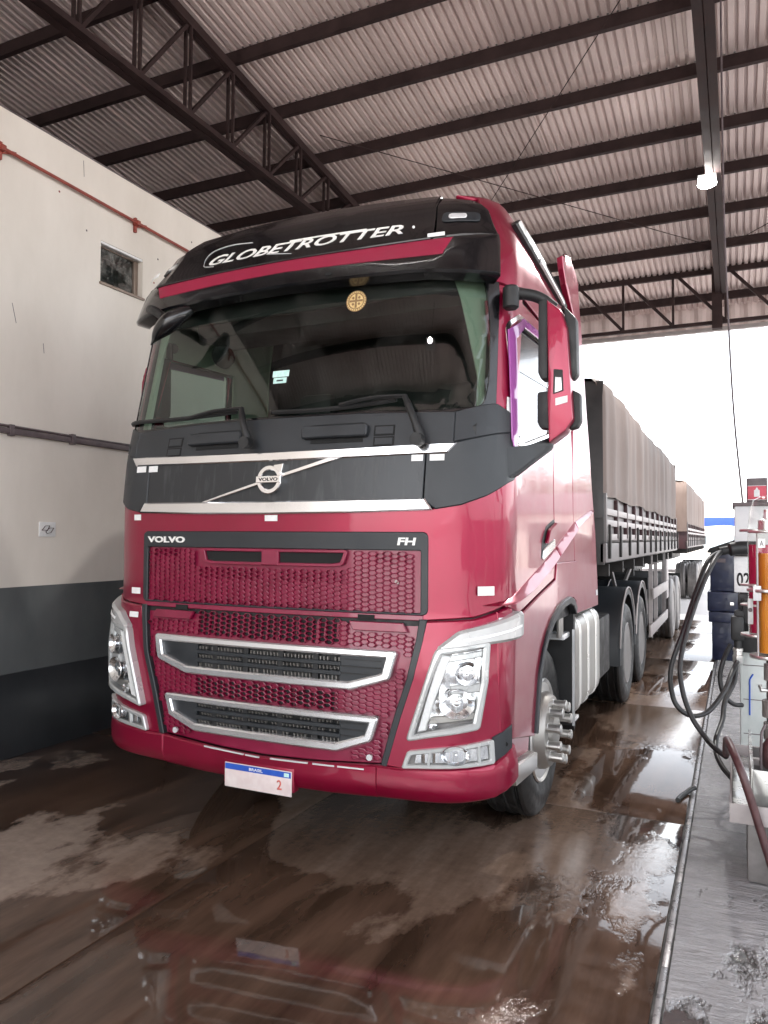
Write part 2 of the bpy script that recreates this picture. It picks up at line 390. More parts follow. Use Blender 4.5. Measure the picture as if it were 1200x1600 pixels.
def skin(bm, name, mat, parent, off, th, ch=.003, su=.06, sz=.12, sm=38, grid=True):
    """bm: flat faces at (u, z, 0) -> cut along a grid, given thickness and laid on the cab's skin"""
    for f in bm.faces:
        if f.normal.z < 0: f.normal_flip()
    if grid:
        us = [v.co.x for v in bm.verts]; zs = [v.co.y for v in bm.verts]
        for lo, hi, st, ax in ((min(us), max(us), su, 0), (min(zs), max(zs), sz, 1)):
            k = math.floor(lo/st)+1
            while k*st < hi-1e-4:
                co = Vector((0, 0, 0)); co[ax] = k*st+1.3e-4; no = Vector((0, 0, 0)); no[ax] = 1
                bmesh.ops.bisect_plane(bm, geom=list(bm.verts)+list(bm.edges)+list(bm.faces), plane_co=co, plane_no=no, dist=1e-5); k += 1
    H = {v: 0.0 for v in bm.verts}
    be = [e for e in bm.edges if e.is_boundary]
    nrm = {}
    for e in be:
        f = e.link_faces[0]; d = e.verts[1].co-e.verts[0].co; n = Vector((d.y, -d.x, 0))
        if n.length < 1e-9: continue
        n.normalize(); mid = (e.verts[0].co+e.verts[1].co)/2
        if n.dot(f.calc_center_median()-mid) > 0: n = -n
        for v in e.verts: nrm.setdefault(v, []).append(n)
    def miter(v):
        ns = nrm.get(v, [Vector((0, 0, 0))]); s = Vector((0, 0, 0))
        for n in ns: s += n
        if s.length < 1e-6: return Vector((0, 0, 0))
        s.normalize(); c = max(.5, s.dot(ns[0])); return s/c
    if th > 0:
        loops = [(ch, -ch)] if ch else []
        loops.append((0, -th))
        cur = {v: v for v in nrm}; edges = [(e.verts[0], e.verts[1], e.link_faces[0]) for e in be]
        order = []
        for e in be:
            f = e.link_faces[0]
            for l in f.loops:
                if l.edge == e: order.append((l.vert, l.link_loop_next.vert))
        for dout, h in loops:
            nv = {}
            for v0, v in cur.items():
                w_ = bm.verts.new(v.co + miter(v0)*dout); H[w_] = h; nv[v0] = w_
            for a, b in order:
                try: bm.faces.new((cur[b], cur[a], nv[a], nv[b]))
                except ValueError: pass
            cur = nv
    for v in bm.verts:
        u, z = v.co.x, v.co.y
        o_ = off(u, z) if callable(off) else off
        v.co = SP(u, z) + SN(u, z)*(o_+H[v])
    bmesh.ops.recalc_face_normals(bm, faces=bm.faces) if th > 0 and False else None
    return fin(name, bm, mat, parent, sm)
def dens(pts, st=.05):
    out = []
    for a, b in zip(pts, pts[1:]+pts[:1]):
        n = max(1, int(math.hypot(b[0]-a[0], b[1]-a[1])/st))
        for k in range(n): out.append((a[0]+(b[0]-a[0])*k/n, a[1]+(b[1]-a[1])*k/n))
    return out
def rnd(pts, r, n=4):
    out = []; N_ = len(pts)
    for i in range(N_):
        p = Vector(pts[i]); a = Vector(pts[i-1])-p; b = Vector(pts[(i+1) % N_])-p
        q = min(r, a.length*.45, b.length*.45); a = p+a.normalized()*q; b = p+b.normalized()*q
        for k in range(n+1):
            t = k/n; v = a*(1-t)**2 + p*2*t*(1-t) + b*t*t; out.append((v.x, v.y))
    return out
def patch(name, poly, mat, parent, off=0.0, th=.015, holes=(), r=0.0, **k):
    bm = bmesh.new()
    for lp in [rnd(poly, r) if r else poly]+list(holes):
        vs = [bm.verts.new((u, z, 0)) for u, z in lp]
        for i in range(len(vs)): bm.edges.new((vs[i], vs[(i+1) % len(vs)]))
    bmesh.ops.triangle_fill(bm, use_beauty=True, use_dissolve=False, edges=list(bm.edges), normal=Vector((0, 0, 1)))
    bm.normal_update()
    return skin(bm, name, mat, parent, off, th, **k)
def both(name, poly, mat, parent, **k):
    h = k.pop('holes', ())
    return [patch(name, poly, mat, parent, holes=h, **k), patch(name, mir(poly), mat, parent, holes=[mir(x) for x in h], **k)]
def text_bm(s, height, width=None, shear=0.0, bold=0.0, x0=0.0, z0=0.0, spacing=1.0, slope=0.0):
    c = bpy.data.curves.new('lettering', 'FONT'); c.body = s; c.shear = shear; c.offset = bold; c.resolution_u = 3; c.space_character = spacing
    o = bpy.data.objects.new('lettering', c); COL.objects.link(o)
    dg = bpy.context.evaluated_depsgraph_get(); me = bpy.data.meshes.new_from_object(o.evaluated_get(dg))
    bpy.data.objects.remove(o); bpy.data.curves.remove(c)
    bm = bmesh.new(); bm.from_mesh(me); bpy.data.meshes.remove(me)
    bmesh.ops.remove_doubles(bm, verts=bm.verts, dist=1e-5)
    xs = [v.co.x for v in bm.verts]; ys = [v.co.y for v in bm.verts]
    x1, x2, y1, y2 = min(xs), max(xs), min(ys), max(ys); sy = height/(y2-y1); sx = width/(x2-x1) if width else sy
    for v in bm.verts:
        x = (v.co.x-x1)*sx; v.co = Vector((x0+x, z0+(v.co.y-y1)*sy+slope*x, 0))
    bmesh.ops.triangulate(bm, faces=bm.faces); bm.normal_update(); return bm
def flat_text(name, s, mat, parent, o, ex, ez, height, width=None, th=.002, **k):
    """lettering on a plane: origin o, directions ex and ez"""
    bm = text_bm(s, height, width, **k); ex, ez, o = Vector(ex), Vector(ez), Vector(o); n = ex.cross(ez)
    q = bmesh.ops.extrude_face_region(bm, geom=list(bm.faces))
    for v in [g for g in q['geom'] if isinstance(g, bmesh.types.BMVert)]: v.co.z = th
    for v in bm.verts: v.co = o + ex*v.co.x + ez*v.co.y + n*v.co.z
    bmesh.ops.recalc_face_normals(bm, faces=bm.faces)
    return fin(name, bm, mat, parent)

# ================================================================== GROUND
ground = structure(box('ground', (-1200, -900, -.6), (1200, 1400, -.30), 'ground', None, 0))
fl = structure(box('forecourt_floor', (-9.0, -9.5, -.25), (9.0, 14.0, -.012), 'joint', None, 0))
yard = structure(box('yard', (-120, 14.02, -.29), (160, 320, -.02), 'ground', None, 0))
structure(box('yard_apron', (9.02, -60, -.29), (160, 14.0, -.02), 'ground', None, 0))
structure(box('street', (-120, -90, -.29), (9.0, -9.52, -.02), 'ground', None, 0))
xs = [-2.88, -.208, 1.985]; ys = [-9.4, -5.2, -1.85, 1.51, 4.86, 8.2, 11.6, 13.98]
for xa, xb in zip(xs, xs[1:]):
    for ya, yb in zip(ys, ys[1:]):
        o = box('floor_slab', (xa+.004, ya+.004, -.2), (xb-.004, yb-.004, 0), 'floor', fl, .004)
for ya, yb in zip(ys, ys[1:]):
    box('floor_slab', (5.0, ya+.004, -.2), (8.98, yb-.004, 0), 'floor', fl, .004)
    box('pump_island_slab', (2.024, ya+.003, -.2), (4.99, yb-.003, .003), 'pad', fl, .006)
    n = 4
    for k in range(n):
        a = ya+(yb-ya)*k/n; b_ = ya+(yb-ya)*(k+1)/n
        box('edge_strip', (1.992, a+.002, -.2), (2.018, b_-.002, .005), 'kerb', fl, .004)

# ================================================================== SIDE BUILDING (cream wall)
WX = -2.86
bld = thing('side_building', 'cream rendered station building with grey and charcoal painted base band beside the truck', 'building', (WX, 4, 0))
bld.location = (0, 0, 0)
y0, y1, zt = -9.0, 13.5, 5.05
wy0, wy1, wz0, wz1 = 1.515, 2.045, 4.0, 4.375
box('upper_wall', (-9, y0, 1.318), (WX, y1, wz0), 'wall', bld, 0)
box('upper_wall', (-9, y0, wz0), (WX, wy0, wz1), 'wall', bld, 0)
box('upper_wall', (-9, wy1, wz0), (WX, y1, wz1), 'wall', bld, 0)
box('upper_wall', (-9, y0, wz1), (WX, y1, zt), 'wall', bld, 0)
box('bounce_block', (-8.98, y0+.02, zt), (WX-.02, y1-.02, zt+.03), 'conduit', bld, 0)  # unseen dark sheet added to stop light bouncing off the building top
box('window_room', (-9, wy0, wz0), (WX-.32, wy1, wz1), 'room', bld, 0)
box('grey_band', (-9, y0, .648), (WX+.004, y1, 1.3179), 'wallgrey', bld, 0)
box('charcoal_base', (-9, y0, -.2), (WX+.022, y1, .648), 'wallblack', bld, .006)
wf = thing('window', '', '', (0, 0, 0)); del wf['label']; del wf['category']; wf.parent = bld
for nm, lo, hi in (('frame_bar', (WX-.10, wy0, wz0), (WX-.06, wy0+.025, wz1)), ('frame_bar', (WX-.10, wy1-.05, wz0), (WX-.06, wy1, wz1)),
                   ('frame_bar', (WX-.10, wy0+.025, wz1-.03), (WX-.06, wy1-.05, wz1)), ('frame_bar', (WX-.10, wy0+.025, wz0), (WX-.06, wy1-.05, wz0+.02))):
    box(nm, lo, hi, 'alframe', wf, .003)
box('sill', (WX-.11, wy0-.012, wz0-.022), (WX+.022, wy1+.012, wz0-.001), 'alframe', wf, .003)
box('window_head', (WX-.058, wy0+.001, wz1-.022), (WX-.004, wy1-.001, wz1-.001), 'white', wf, .002)
box('pane', (WX-.085, wy0+.026, wz0+.021), (WX-.08, wy1-.051, wz1-.031), 'roomglass', wf, 0)
# settled nail marks and hairline cracks in the render
for i, (y, z) in enumerate([(2.75, 4.80), (2.95, 4.83), (1.05, 4.62), (2.25, 4.45), (2.2, 4.2), (.45, 4.95), (1.35, 4.4)]):
    lathe('plaster_mark', [(0, .010), (.003, .006)], 'pipe' if i % 3 else 'conduit', bld, 'X', (WX, y, z), 8)
for a, b_ in (((1.30, 5.0), (1.31, 4.86)), ((.62, 3.55), (.66, 3.40)), ((.92, 3.30), (.93, 3.22))):
    bar('crack', (WX+.0005, a[0], a[1]), (WX+.0005, b_[0], b_[1]), .002, .004, 'conduit', bld)

rp = thing('red_pipe', 'thin oxide red pipe clipped along the top of the cream wall', 'pipe', (WX, 1.9, 4.68))
rp.location = (0, 0, 0)
def zpipe(y): return 4.706 - .021*(y-.48)
tube('pipe_run', [(WX+.045, y, zpipe(y)) for y in (-8.5, -2, 3, 13)], .014, 'pipe', rp, 10)
for y in (-2.0, .47, 1.92, 3.4, 5, 7):
    bm = bmesh.new(); z = zpipe(y)
    add_box(bm, (WX, y-.012, z-.085), (WX+.028, y+.012, z+.055), .003)
    add_box(bm, (WX, y-.02, z-.02), (WX+.066, y+.02, z+.022), .004)
    add_bar(bm, (WX+.03, y+.02, z), (WX+.03, y+.13, z+.02), .014, .014); add_bar(bm, (WX+.03, y+.01, z-.03), (WX+.03, y+.09, z+.0), .012, .012)
    fin('pipe_bracket', bm, 'pipe', rp, 40)
cd = thing('wall_conduit', 'dusty dark conduit rail running along the cream wall at mid height', 'conduit', (0, 0, 0))
box('rail', (WX, -8.8, 2.515), (WX+.035, 13, 2.56), 'conduit', cd, .004)
tube('cable_run', [(WX+.022, y, 2.572+.004*math.sin(y*3)) for y in [-8.5+i*.5 for i in range(43)]], .010, 'conduit', cd, 8)
for y in (.62, 1.22, 2.4): box('clip', (WX+.001, y-.02, 2.50), (WX+.042, y+.02, 2.588), 'conduit', cd, .003)
sg = thing('wall_sign', 'small white square sign with dark red double leaf outline on cream wall', 'sign', (0, 0, 0))
box('plate', (WX, .915, 1.715), (WX+.008, 1.078, 1.835), 'white', sg, .002)
def glyph(pts, name='emblem'):
    bm = bmesh.new(); P_ = [Vector((WX+.0095, .997+a*.058, 1.775+b_*.034)) for a, b_ in pts]
    for a, b_ in zip(P_, P_[1:]+P_[:1]): add_bar(bm, a, b_, .003, .0075, (1, 0, 0))
    bmesh.ops.recalc_face_normals(bm, faces=bm.faces); fin(name, bm, 'darkred', sg)
glyph([(-1.0, -.25), (-.45, .85), (.3, .9), (.05, .1), (-.1, -.35), (-.55, -.15)])
glyph([(-.05, -.05), (.35, .35), (1.0, .35), (.55, -.75), (-.1, -1.0), (-.35, -.6)])

# ================================================================== CANOPY
can = thing('canopy_roof', 'high pitched canopy of corrugated sheets on brown steel purlins and trusses', 'roof', (0, 0, 0))
def zr(y): return 7.40-.11*y if y > -2.2 else 7.40+.242+.11*(y+2.2)
XL, XR, YF, YB = -8.6, 6.6, -10.6, 12.15
def corr_sheet(x0, width, ya, yb, dz):
    bm = bmesh.new(); pitch = .096; rows = 6; V = []; cs = []
    for i in range(int(round(width/pitch))):
        for f_, h_ in ((0, 0), (.52, 0), (.64, .030), (.88, .030)): cs.append((x0+pitch*(i+f_), h_))
    cs.append((x0+pitch*(int(round(width/pitch))+.5), 0)); n = len(cs)-1
    for j in range(rows+1):
        y = ya+(yb-ya)*j/rows
        V.append([bm.verts.new((px_, y, zr(y)+.058+dz+h_)) for px_, h_ in cs])
    for a, b_ in zip(V, V[1:]):
        for i in range(n): bm.faces.new((a[i], a[i+1], b_[i+1], b_[i]))
    return fin('roof_sheet', bm, 'sheet', can, 60)
x = XL; k = 0
while x < XR-.1:
    corr_sheet(x, .960+.03, -2.2, 5.0, .004*(k % 2)); corr_sheet(x, .960+.03, 4.9, YB, .004*(k % 2)+.009); corr_sheet(x, .99, YF, -2.22, .004*(k % 2))
    x += .960; k += 1
py = [-1.95, -.9, .12, 1.16, 2.2, 3.24, 4.2, 5.2, 6.25, 7.22, 8.26, 9.32, 11.35, -3.1, -4.3, -5.5, -6.7, -7.9, -9.1]
for y in py:
    bm = bmesh.new(); z = zr(y)
    add_box(bm, (XL+.1, y-.004, z-.085), (XR-.1, y+.004, z+.052)); add_box(bm, (XL+.1, y+.0045, z+.046), (XR-.1, y+.055, z+.0525)); add_box(bm, (XL+.1, y+.0045, z-.0855), (XR-.1, y+.055, z-.079))
    add_box(bm, (XL+.1, y+.049, z-.0785), (XR-.1, y+.0548, z-.055))
    fin('purlin', bm, 'steel', can)
    if 2 < y < 9.5:
        bm = bmesh.new()
        for i in range(52):
            bx = -2.6+i*.096*1.0
            add_box(bm, (bx, y-.018, z+.053), (bx+.02, y-.0045, z+.061))
        o = fin('sheet_hook', bm, 'wheelgrey', can); o['kind'] = 'stuff'
def truss(x, ya=-2.2, yb=10.3):
    t = bpy.data.objects.new('truss', None); COL.objects.link(t); t.parent = can
    zb = lambda y: 6.0 if x < 0 else 5.90
    tz = lambda y: zr(y)-.155
    for s in (-.028, .028):
        bm = bmesh.new(); add_bar(bm, (x+s, ya, zb(0)), (x+s, yb, zb(0)), .045, .085); add_bar(bm, (x+s*1.9, ya, zb(0)-.04), (x+s*1.9, yb, zb(0)-.04), .06, .008)
        bmesh.ops.recalc_face_normals(bm, faces=bm.faces); fin('bottom_chord', bm, 'steel', t)
        bm = bmesh.new(); add_bar(bm, (x+s, ya, tz(ya)), (x+s, yb, tz(yb)), .045, .10); bmesh.ops.recalc_face_normals(bm, faces=bm.faces); fin('top_chord', bm, 'steel', t)
    k0 = math.ceil((ya-.375)/.715); k1 = math.floor((yb-.375)/.715); ms = None; ds = {}
    for k in range(k0, k1+1):
        y = .375+.715*k
        for s in (-.034, .034):
            bar('web_post', (x+s, y, zb(y)+.03), (x+s, y, tz(y)-.04), .022, .032, 'steel', t)
        if k < k1:
            for s in (-.012, .014):
                bar('web_diagonal', (x+s, y+.03, zb(y)+.03), (x+s, y+.685, tz(y+.7)-.04), .022, .034, 'steel', t)
    return t
truss(-2.75); truss(2.08)
t = bpy.data.objects.new('end_truss', None); COL.objects.link(t); t.parent = can
ye, zt_, zb_ = 10.4, 6.30, 5.40
bar('top_chord', (XL+.2, ye, zt_), (XR-.1, ye, zt_), .06, .12, 'steel', t); bar('bottom_chord', (XL+.2, ye, zb_), (XR-.1, ye, zb_), .06, .06, 'steel', t)
x = -6.15
while x < XR-1:
    bar('web_post', (x, ye, zb_+.03), (x, ye, zt_-.06), .05, .04, 'steel', t)
    bar('web_diagonal', (x+.09, ye-.02, zt_-.05), (x+.82, ye-.02, zb_+.02), .034, .05, 'steel', t); x += .83
bar('stub_column', (2.02, ye-.08, 6.28), (2.02, ye-.08, 5.27), .16, .14, 'steel', t, (0, 1, 0))
bm = bmesh.new(); V = []
n = int(15.0/.28)
fx = [XL + i*(XR-XL)/(n*4) for i in range(n*4+1)]
top = [bm.verts.new((x, 12.05+(.03 if i % 4 in (1, 2) else 0), 6.165)) for i, x in enumerate(fx)]
bot = [bm.verts.new((x, 12.05+(.03 if i % 4 in (1, 2) else 0), 5.66)) for i, x in enumerate(fx)]
for i in range(len(fx)-1): bm.faces.new((top[i], top[i+1], bot[i+1], bot[i]))
fin('fascia_sheet', bm, 'sheet', can)
box('fascia_rail', (XL, 11.96, 5.655), (XR, 12.03, 5.73), 'boardrail', can, .004)
box('side_fascia', (XR, YF, 6.2), (XR+.04, YB, 7.05), 'sheet', can, 0)
box('side_light_block', (XL-.05, YF, 5.06), (XL-.01, YB, 7.75), 'wallgrey', can, 0)  # unseen wall added so no light enters above the building
for y in (10.4, 2.1, -6): box('column', (6.25, y-.11, -.1), (6.47, y+.11, 6.6), 'steel', can, .006)
def wire(nm, a, b_, sag=.0):
    A, B = Vector(a), Vector(b_); return tube(nm, [A.lerp(B, i/10)-Vector((0, 0, sag*math.sin(math.pi*i/10))) for i in range(11)], .006, 'steel', can, 6)
wire('brace_rod', (1.9, 3.0, 6.9), (-2.4, 8.9, 6.3)); wire('brace_rod', (-2.4, 4.6, 6.75), (2.0, 9.2, 6.28)); wire('brace_rod', (2.2, 9.3, 6.3), (5.6, 6, 6.65))

fl_ = thing('floodlight', 'bright lit white floodlight hanging under the brown truss', 'lamp', (2.02, 5.70, 5.80))
fl_.location = (0, 0, 0)
lx, ly, lz = 2.012, 5.74, 5.815
box('housing', (lx-.10, ly-.05, lz-.045), (lx+.10, ly+.10, lz+.05), 'lampwhite', fl_, .012)
bm = bmesh.new(); add_lathe(bm, [(-.075, .0), (-.074, .05), (-.065, .085), (-.05, .10), (-.046, .10)], 'Z', (lx, ly, lz), 28); bmesh.ops.remove_doubles(bm, verts=bm.verts, dist=1e-5); bmesh.ops.recalc_face_normals(bm, faces=bm.faces); fin('lit_face', bm, 'lit', fl_, 60)
bar('bracket', (lx, ly+.03, lz+.05), (lx+.04, ly+.03, 5.88), .03, .006, 'steel', fl_)
pl = bpy.data.lights.new('floodlight_beam', 'SPOT'); pl.energy = 130; pl.spot_size = R(105); pl.spot_blend = .6; pl.shadow_soft_size = .09; pl.color = (1, .98, .95)
po = bpy.data.objects.new('floodlight_beam', pl); COL.objects.link(po); po.parent = fl_; po.location = (lx, ly-.12, lz-.08); po.rotation_euler = (R(-25), 0, 0)

# a second lamp of the same kind, behind the photographer: the windscreen and the cab flank mirror it
f2 = thing('floodlight', 'white floodlight under the front truss behind the photographer', 'lamp', (0, 0, 0))
lx, ly, lz = -.2, -4.6, 6.5
box('housing', (lx-.10, ly-.10, lz-.045), (lx+.10, ly+.05, lz+.05), 'lampwhite', f2, .012)
bm = bmesh.new(); add_lathe(bm, [(.052, .05), (.066, .045), (.070, .03), (.071, 0)], 'Y', (lx, ly, lz), 20); bmesh.ops.recalc_face_normals(bm, faces=bm.faces); fin('lit_face', bm, 'lit', f2, 40)
bar('bracket', (lx, ly-.03, lz+.05), (lx, ly-.03, zr(ly)), .03, .006, 'steel', f2)

cb = tag(tube('hanging_cable', [(2.19, 4.0, 6.9), (2.2, 4.0, 4.9), (2.232, 4.0, 3.72), (2.272, 3.99, 2.84), (2.34, 3.96, 2.0)], .010, 'conduit', None, 6, 6), 'thin grey cable hanging from the canopy down to the grey pump', 'cable')

# ================================================================== TRUCK
def sub(name, parent):
    o = bpy.data.objects.new(name, None); COL.objects.link(o); o.parent = parent; o.empty_display_size = .1; return o
tr = thing('tractor_unit', 'red high roof tractor unit with black sun visor and honeycomb grille in the bay', 'truck', (0, 0, 0))
# ---- hollow cab shell (carries the outer panels) and interior
bm = bmesh.new()
us = sorted({round(-3.24+.06*i, 3) for i in range(109)} | {-1.16, 1.16}); zs = [.95, 1.2, 1.5, 1.8, 2.1, 2.22, 2.37, 2.5, 2.65, 2.8, 2.93, 3.06, 3.19, 3.3, 3.42, 3.50]
def hole(u, z):
    if abs(u) < 1.15 and 2.37 < z < 3.19: return True
    p = SP(u, z); return abs(u) > 1.4 and .36 < p.y < 1.20 and 2.22 < z < 2.93
V = {}
def gv(u, z):
    if (u, z) not in V: V[(u, z)] = bm.verts.new(SP(u, z)-SN(u, z)*.022)
    return V[(u, z)]
for a, b_ in zip(us, us[1:]):
    for c, d in zip(zs, zs[1:]):
        um, zm = (a+b_)/2, (c+d)/2
        if SP(um, zm).y > 1.93 or (abs(um) > 1.42 and zm < 1.35): continue
        if not hole(um, zm): bm.faces.new((gv(a, c), gv(b_, c), gv(b_, d), gv(a, d)))
fin('cab_shell', bm, 'black', tr, 50)
box('cab_back_wall', (-1.2, 1.88, .95), (1.2, 1.92, 3.6), 'dash', tr, 0)
prism('cab_roof', [(-.9, .40), (-.7, .36), (.7, .36), (.9, .40), (1.04, .75), (1.04, 1.9), (-1.04, 1.9), (-1.04, .75)], 'Z', 3.44, 3.47, 'black', tr)
patch('roof_front', [(-1.0, 3.45), (1.0, 3.45), (.93, 3.60), (.5, 3.625), (0, 3.63), (-.5, 3.625), (-.93, 3.60)], 'gblack', tr, off=lambda u, z: -.004, th=0)
prism('roof_skin', [(-.95, .50), (.95, .50), (1.06, .8), (1.06, 1.9), (-1.06, 1.9), (-1.06, .8)], 'Z', 3.565, 3.60, 'red', tr, .01)
box('headliner', (-1.0, .45, 3.30), (1.0, 1.86, 3.34), 'dash', tr, 0)
box('cab_floor', (-1.19, .15, 1.30), (1.19, 1.87, 1.36), 'dash', tr, 0)
# interior: pillars, dashboard, seats, steering wheel, curtain rail
patch('pillar_trim', [(1.115, 2.36), (1.17, 2.36), (1.17, 3.2), (1.12, 3.2)], 'trim', tr, off=-.05, th=.02)
patch('pillar_trim', [(-1.17, 2.36), (-1.05, 2.36), (-1.06, 3.2), (-1.17, 3.2)], 'trim', tr, off=-.05, th=.02)
both('door_trim', side([(.18, 2.2), (.33, 2.2), (.37, 2.92), (1.22, 2.95), (1.22, 2.3), (1.7, 2.3), (1.7, 3.3), (.16, 3.3)]), 'trim', tr, off=-.045, th=.01)
both('door_liner', side([(.15, 1.4), (1.8, 1.4), (1.8, 2.28), (.15, 2.2)]), 'trim', tr, off=-.05, th=.01)
bm = bmesh.new()
prof = [(.09, 2.28), (.16, 2.36), (.42, 2.34), (.55, 2.22), (.58, 1.95), (.45, 1.4), (.1, 1.4)]
A = [bm.verts.new((-1.12, y, z)) for y, z in prof]; B = [bm.verts.new((1.12, y, z)) for y, z in prof]
for i in range(len(prof)): bm.faces.new((A[i], A[(i+1) % len(prof)], B[(i+1) % len(prof)], B[i]))
bmesh.ops.recalc_face_normals(bm, faces=bm.faces); fin('dashboard', bm, 'dash', tr, 40)
st = sub('steering_wheel', tr)
bm = bmesh.new(); cx, cyy, cz = .52, .62, 2.30; pts = []
for i in range(41):
    t_ = 2*math.pi*i/40; pts.append(Vector((cx+.225*math.cos(t_), cyy+.225*math.sin(t_)*.72, cz+.225*math.sin(t_)*-.0+.225*math.sin(t_)*.55)))
add_tube(bm, pts, .016, 8, cap=False); fin('rim', bm, 'black', st, 60)
bm = bmesh.new()
for t_ in (.2, 2.94, 4.7): add_bar(bm, (cx, cyy, cz-.02), (cx+.21*math.cos(t_), cyy+.15*math.sin(t_), cz+.115*math.sin(t_)), .03, .02)
add_box(bm, (cx-.07, cyy-.05, cz-.05), (cx+.07, cyy+.05, cz+.0), .02); fin('spokes', bm, 'black', st)
for sx in (-.58, .55):
    s_ = sub('seat', tr)
    box('seat_cushion', (sx-.25, .85, 1.80), (sx+.25, 1.35, 1.95), 'dash', s_, .05)
    bm = bmesh.new(); add_box(bm, (sx-.24, 1.30, 1.9), (sx+.24, 1.43, 2.55), .05, 0, Matrix.Rotation(R(-12), 3, 'X')); fin('backrest', bm, 'dash', s_, 40)
    bm = bmesh.new(); add_box(bm, (sx-.14, 1.42, 2.58), (sx+.14, 1.52, 2.80), .04); fin('headrest', bm, 'dash', s_, 40)
box('bunk', (-1.1, 1.45, 2.0), (1.1, 1.87, 2.2), 'dash', tr, .03)
box('overhead_locker', (-.95, .50, 3.02), (.95, .85, 3.28), 'dash', tr, .04)
box('sun_blind', (-1.0, .30, 3.05), (1.0, .33, 3.20), 'dash', tr, .005)
# ---- red body
fp = [(-1.275, 1.398), (-1.104, 1.346), (-.905, 1.327), (.905, 1.327), (1.104, 1.346), (1.275, 1.398), (1.275, 2.003), (1.159, 1.935), (1.047, 1.888), (.94, 1.868), (.5, 1.858), (0, 1.854), (-.5, 1.858), (-.94, 1.868), (-1.047, 1.888), (-1.159, 1.935), (-1.275, 2.003)]
patch('front_panel', fp, 'red', tr, off=0, th=.016, holes=[rnd([(-.905, 1.345), (.905, 1.345), (.905, 1.757), (-.905, 1.757)], .03)], ch=.006)
both('headlamp_surround', [(.905, 1.31), (.888, 1.227), (.848, 1.04), (.785, .849), (.713, .612), (.79, .606), (1.2, .642), (1.318, .69), (1.318, 1.372), (1.285, 1.378), (1.104, 1.325)], 'red', tr, off=.010, th=.03, ch=.008)
both('bumper_corner', [(.672, .600), (.668, .452), (.897, .456), (1.062, .467), (1.207, .484), (1.36, .54), (1.36, .688), (1.31, .682), (1.2, .632), (.79, .597)], 'red', tr, off=lambda u, z: .034-.03*max(0, (.53-z)/.08)**2-.012*max(0, (z-.60)/.06), th=.03, ch=.008, sz=.022)
patch('bumper_centre', [(-.662, .600), (-.662, .450), (-.4, .437), (0, .432), (.4, .437), (.662, .450), (.662, .600), (.3, .575), (0, .566), (-.3, .575)], 'red', tr, off=lambda u, z: .030-.03*max(0, (.52-z)/.08)**2, th=.03, ch=.006, sz=.022)
both('fender_panel', side([(.165, 1.36), (.165, .74), (.245, .735), (.715, .64), (.735, .70), (.79, .97), (.88, 1.085), (.985, 1.172), (1.12, 1.24), (1.258, 1.288), (1.258, 1.462), (.825, 1.396), (.43, 1.325)]), 'red', tr, off=.012, th=.03, ch=.006)
def stepoff(u, z): return .004
door = [(.150, 1.405), (.43, 1.345), (.825, 1.412), (1.295, 1.488), (1.295, 2.99), (1.1, 3.02), (.42, 3.02), (.27, 2.96), (.20, 2.30), (.165, 2.02)]
win = [(.335, 2.235), (.36, 2.84), (.50, 2.925), (1.215, 2.955), (1.215, 2.375), (.53, 2.225)]
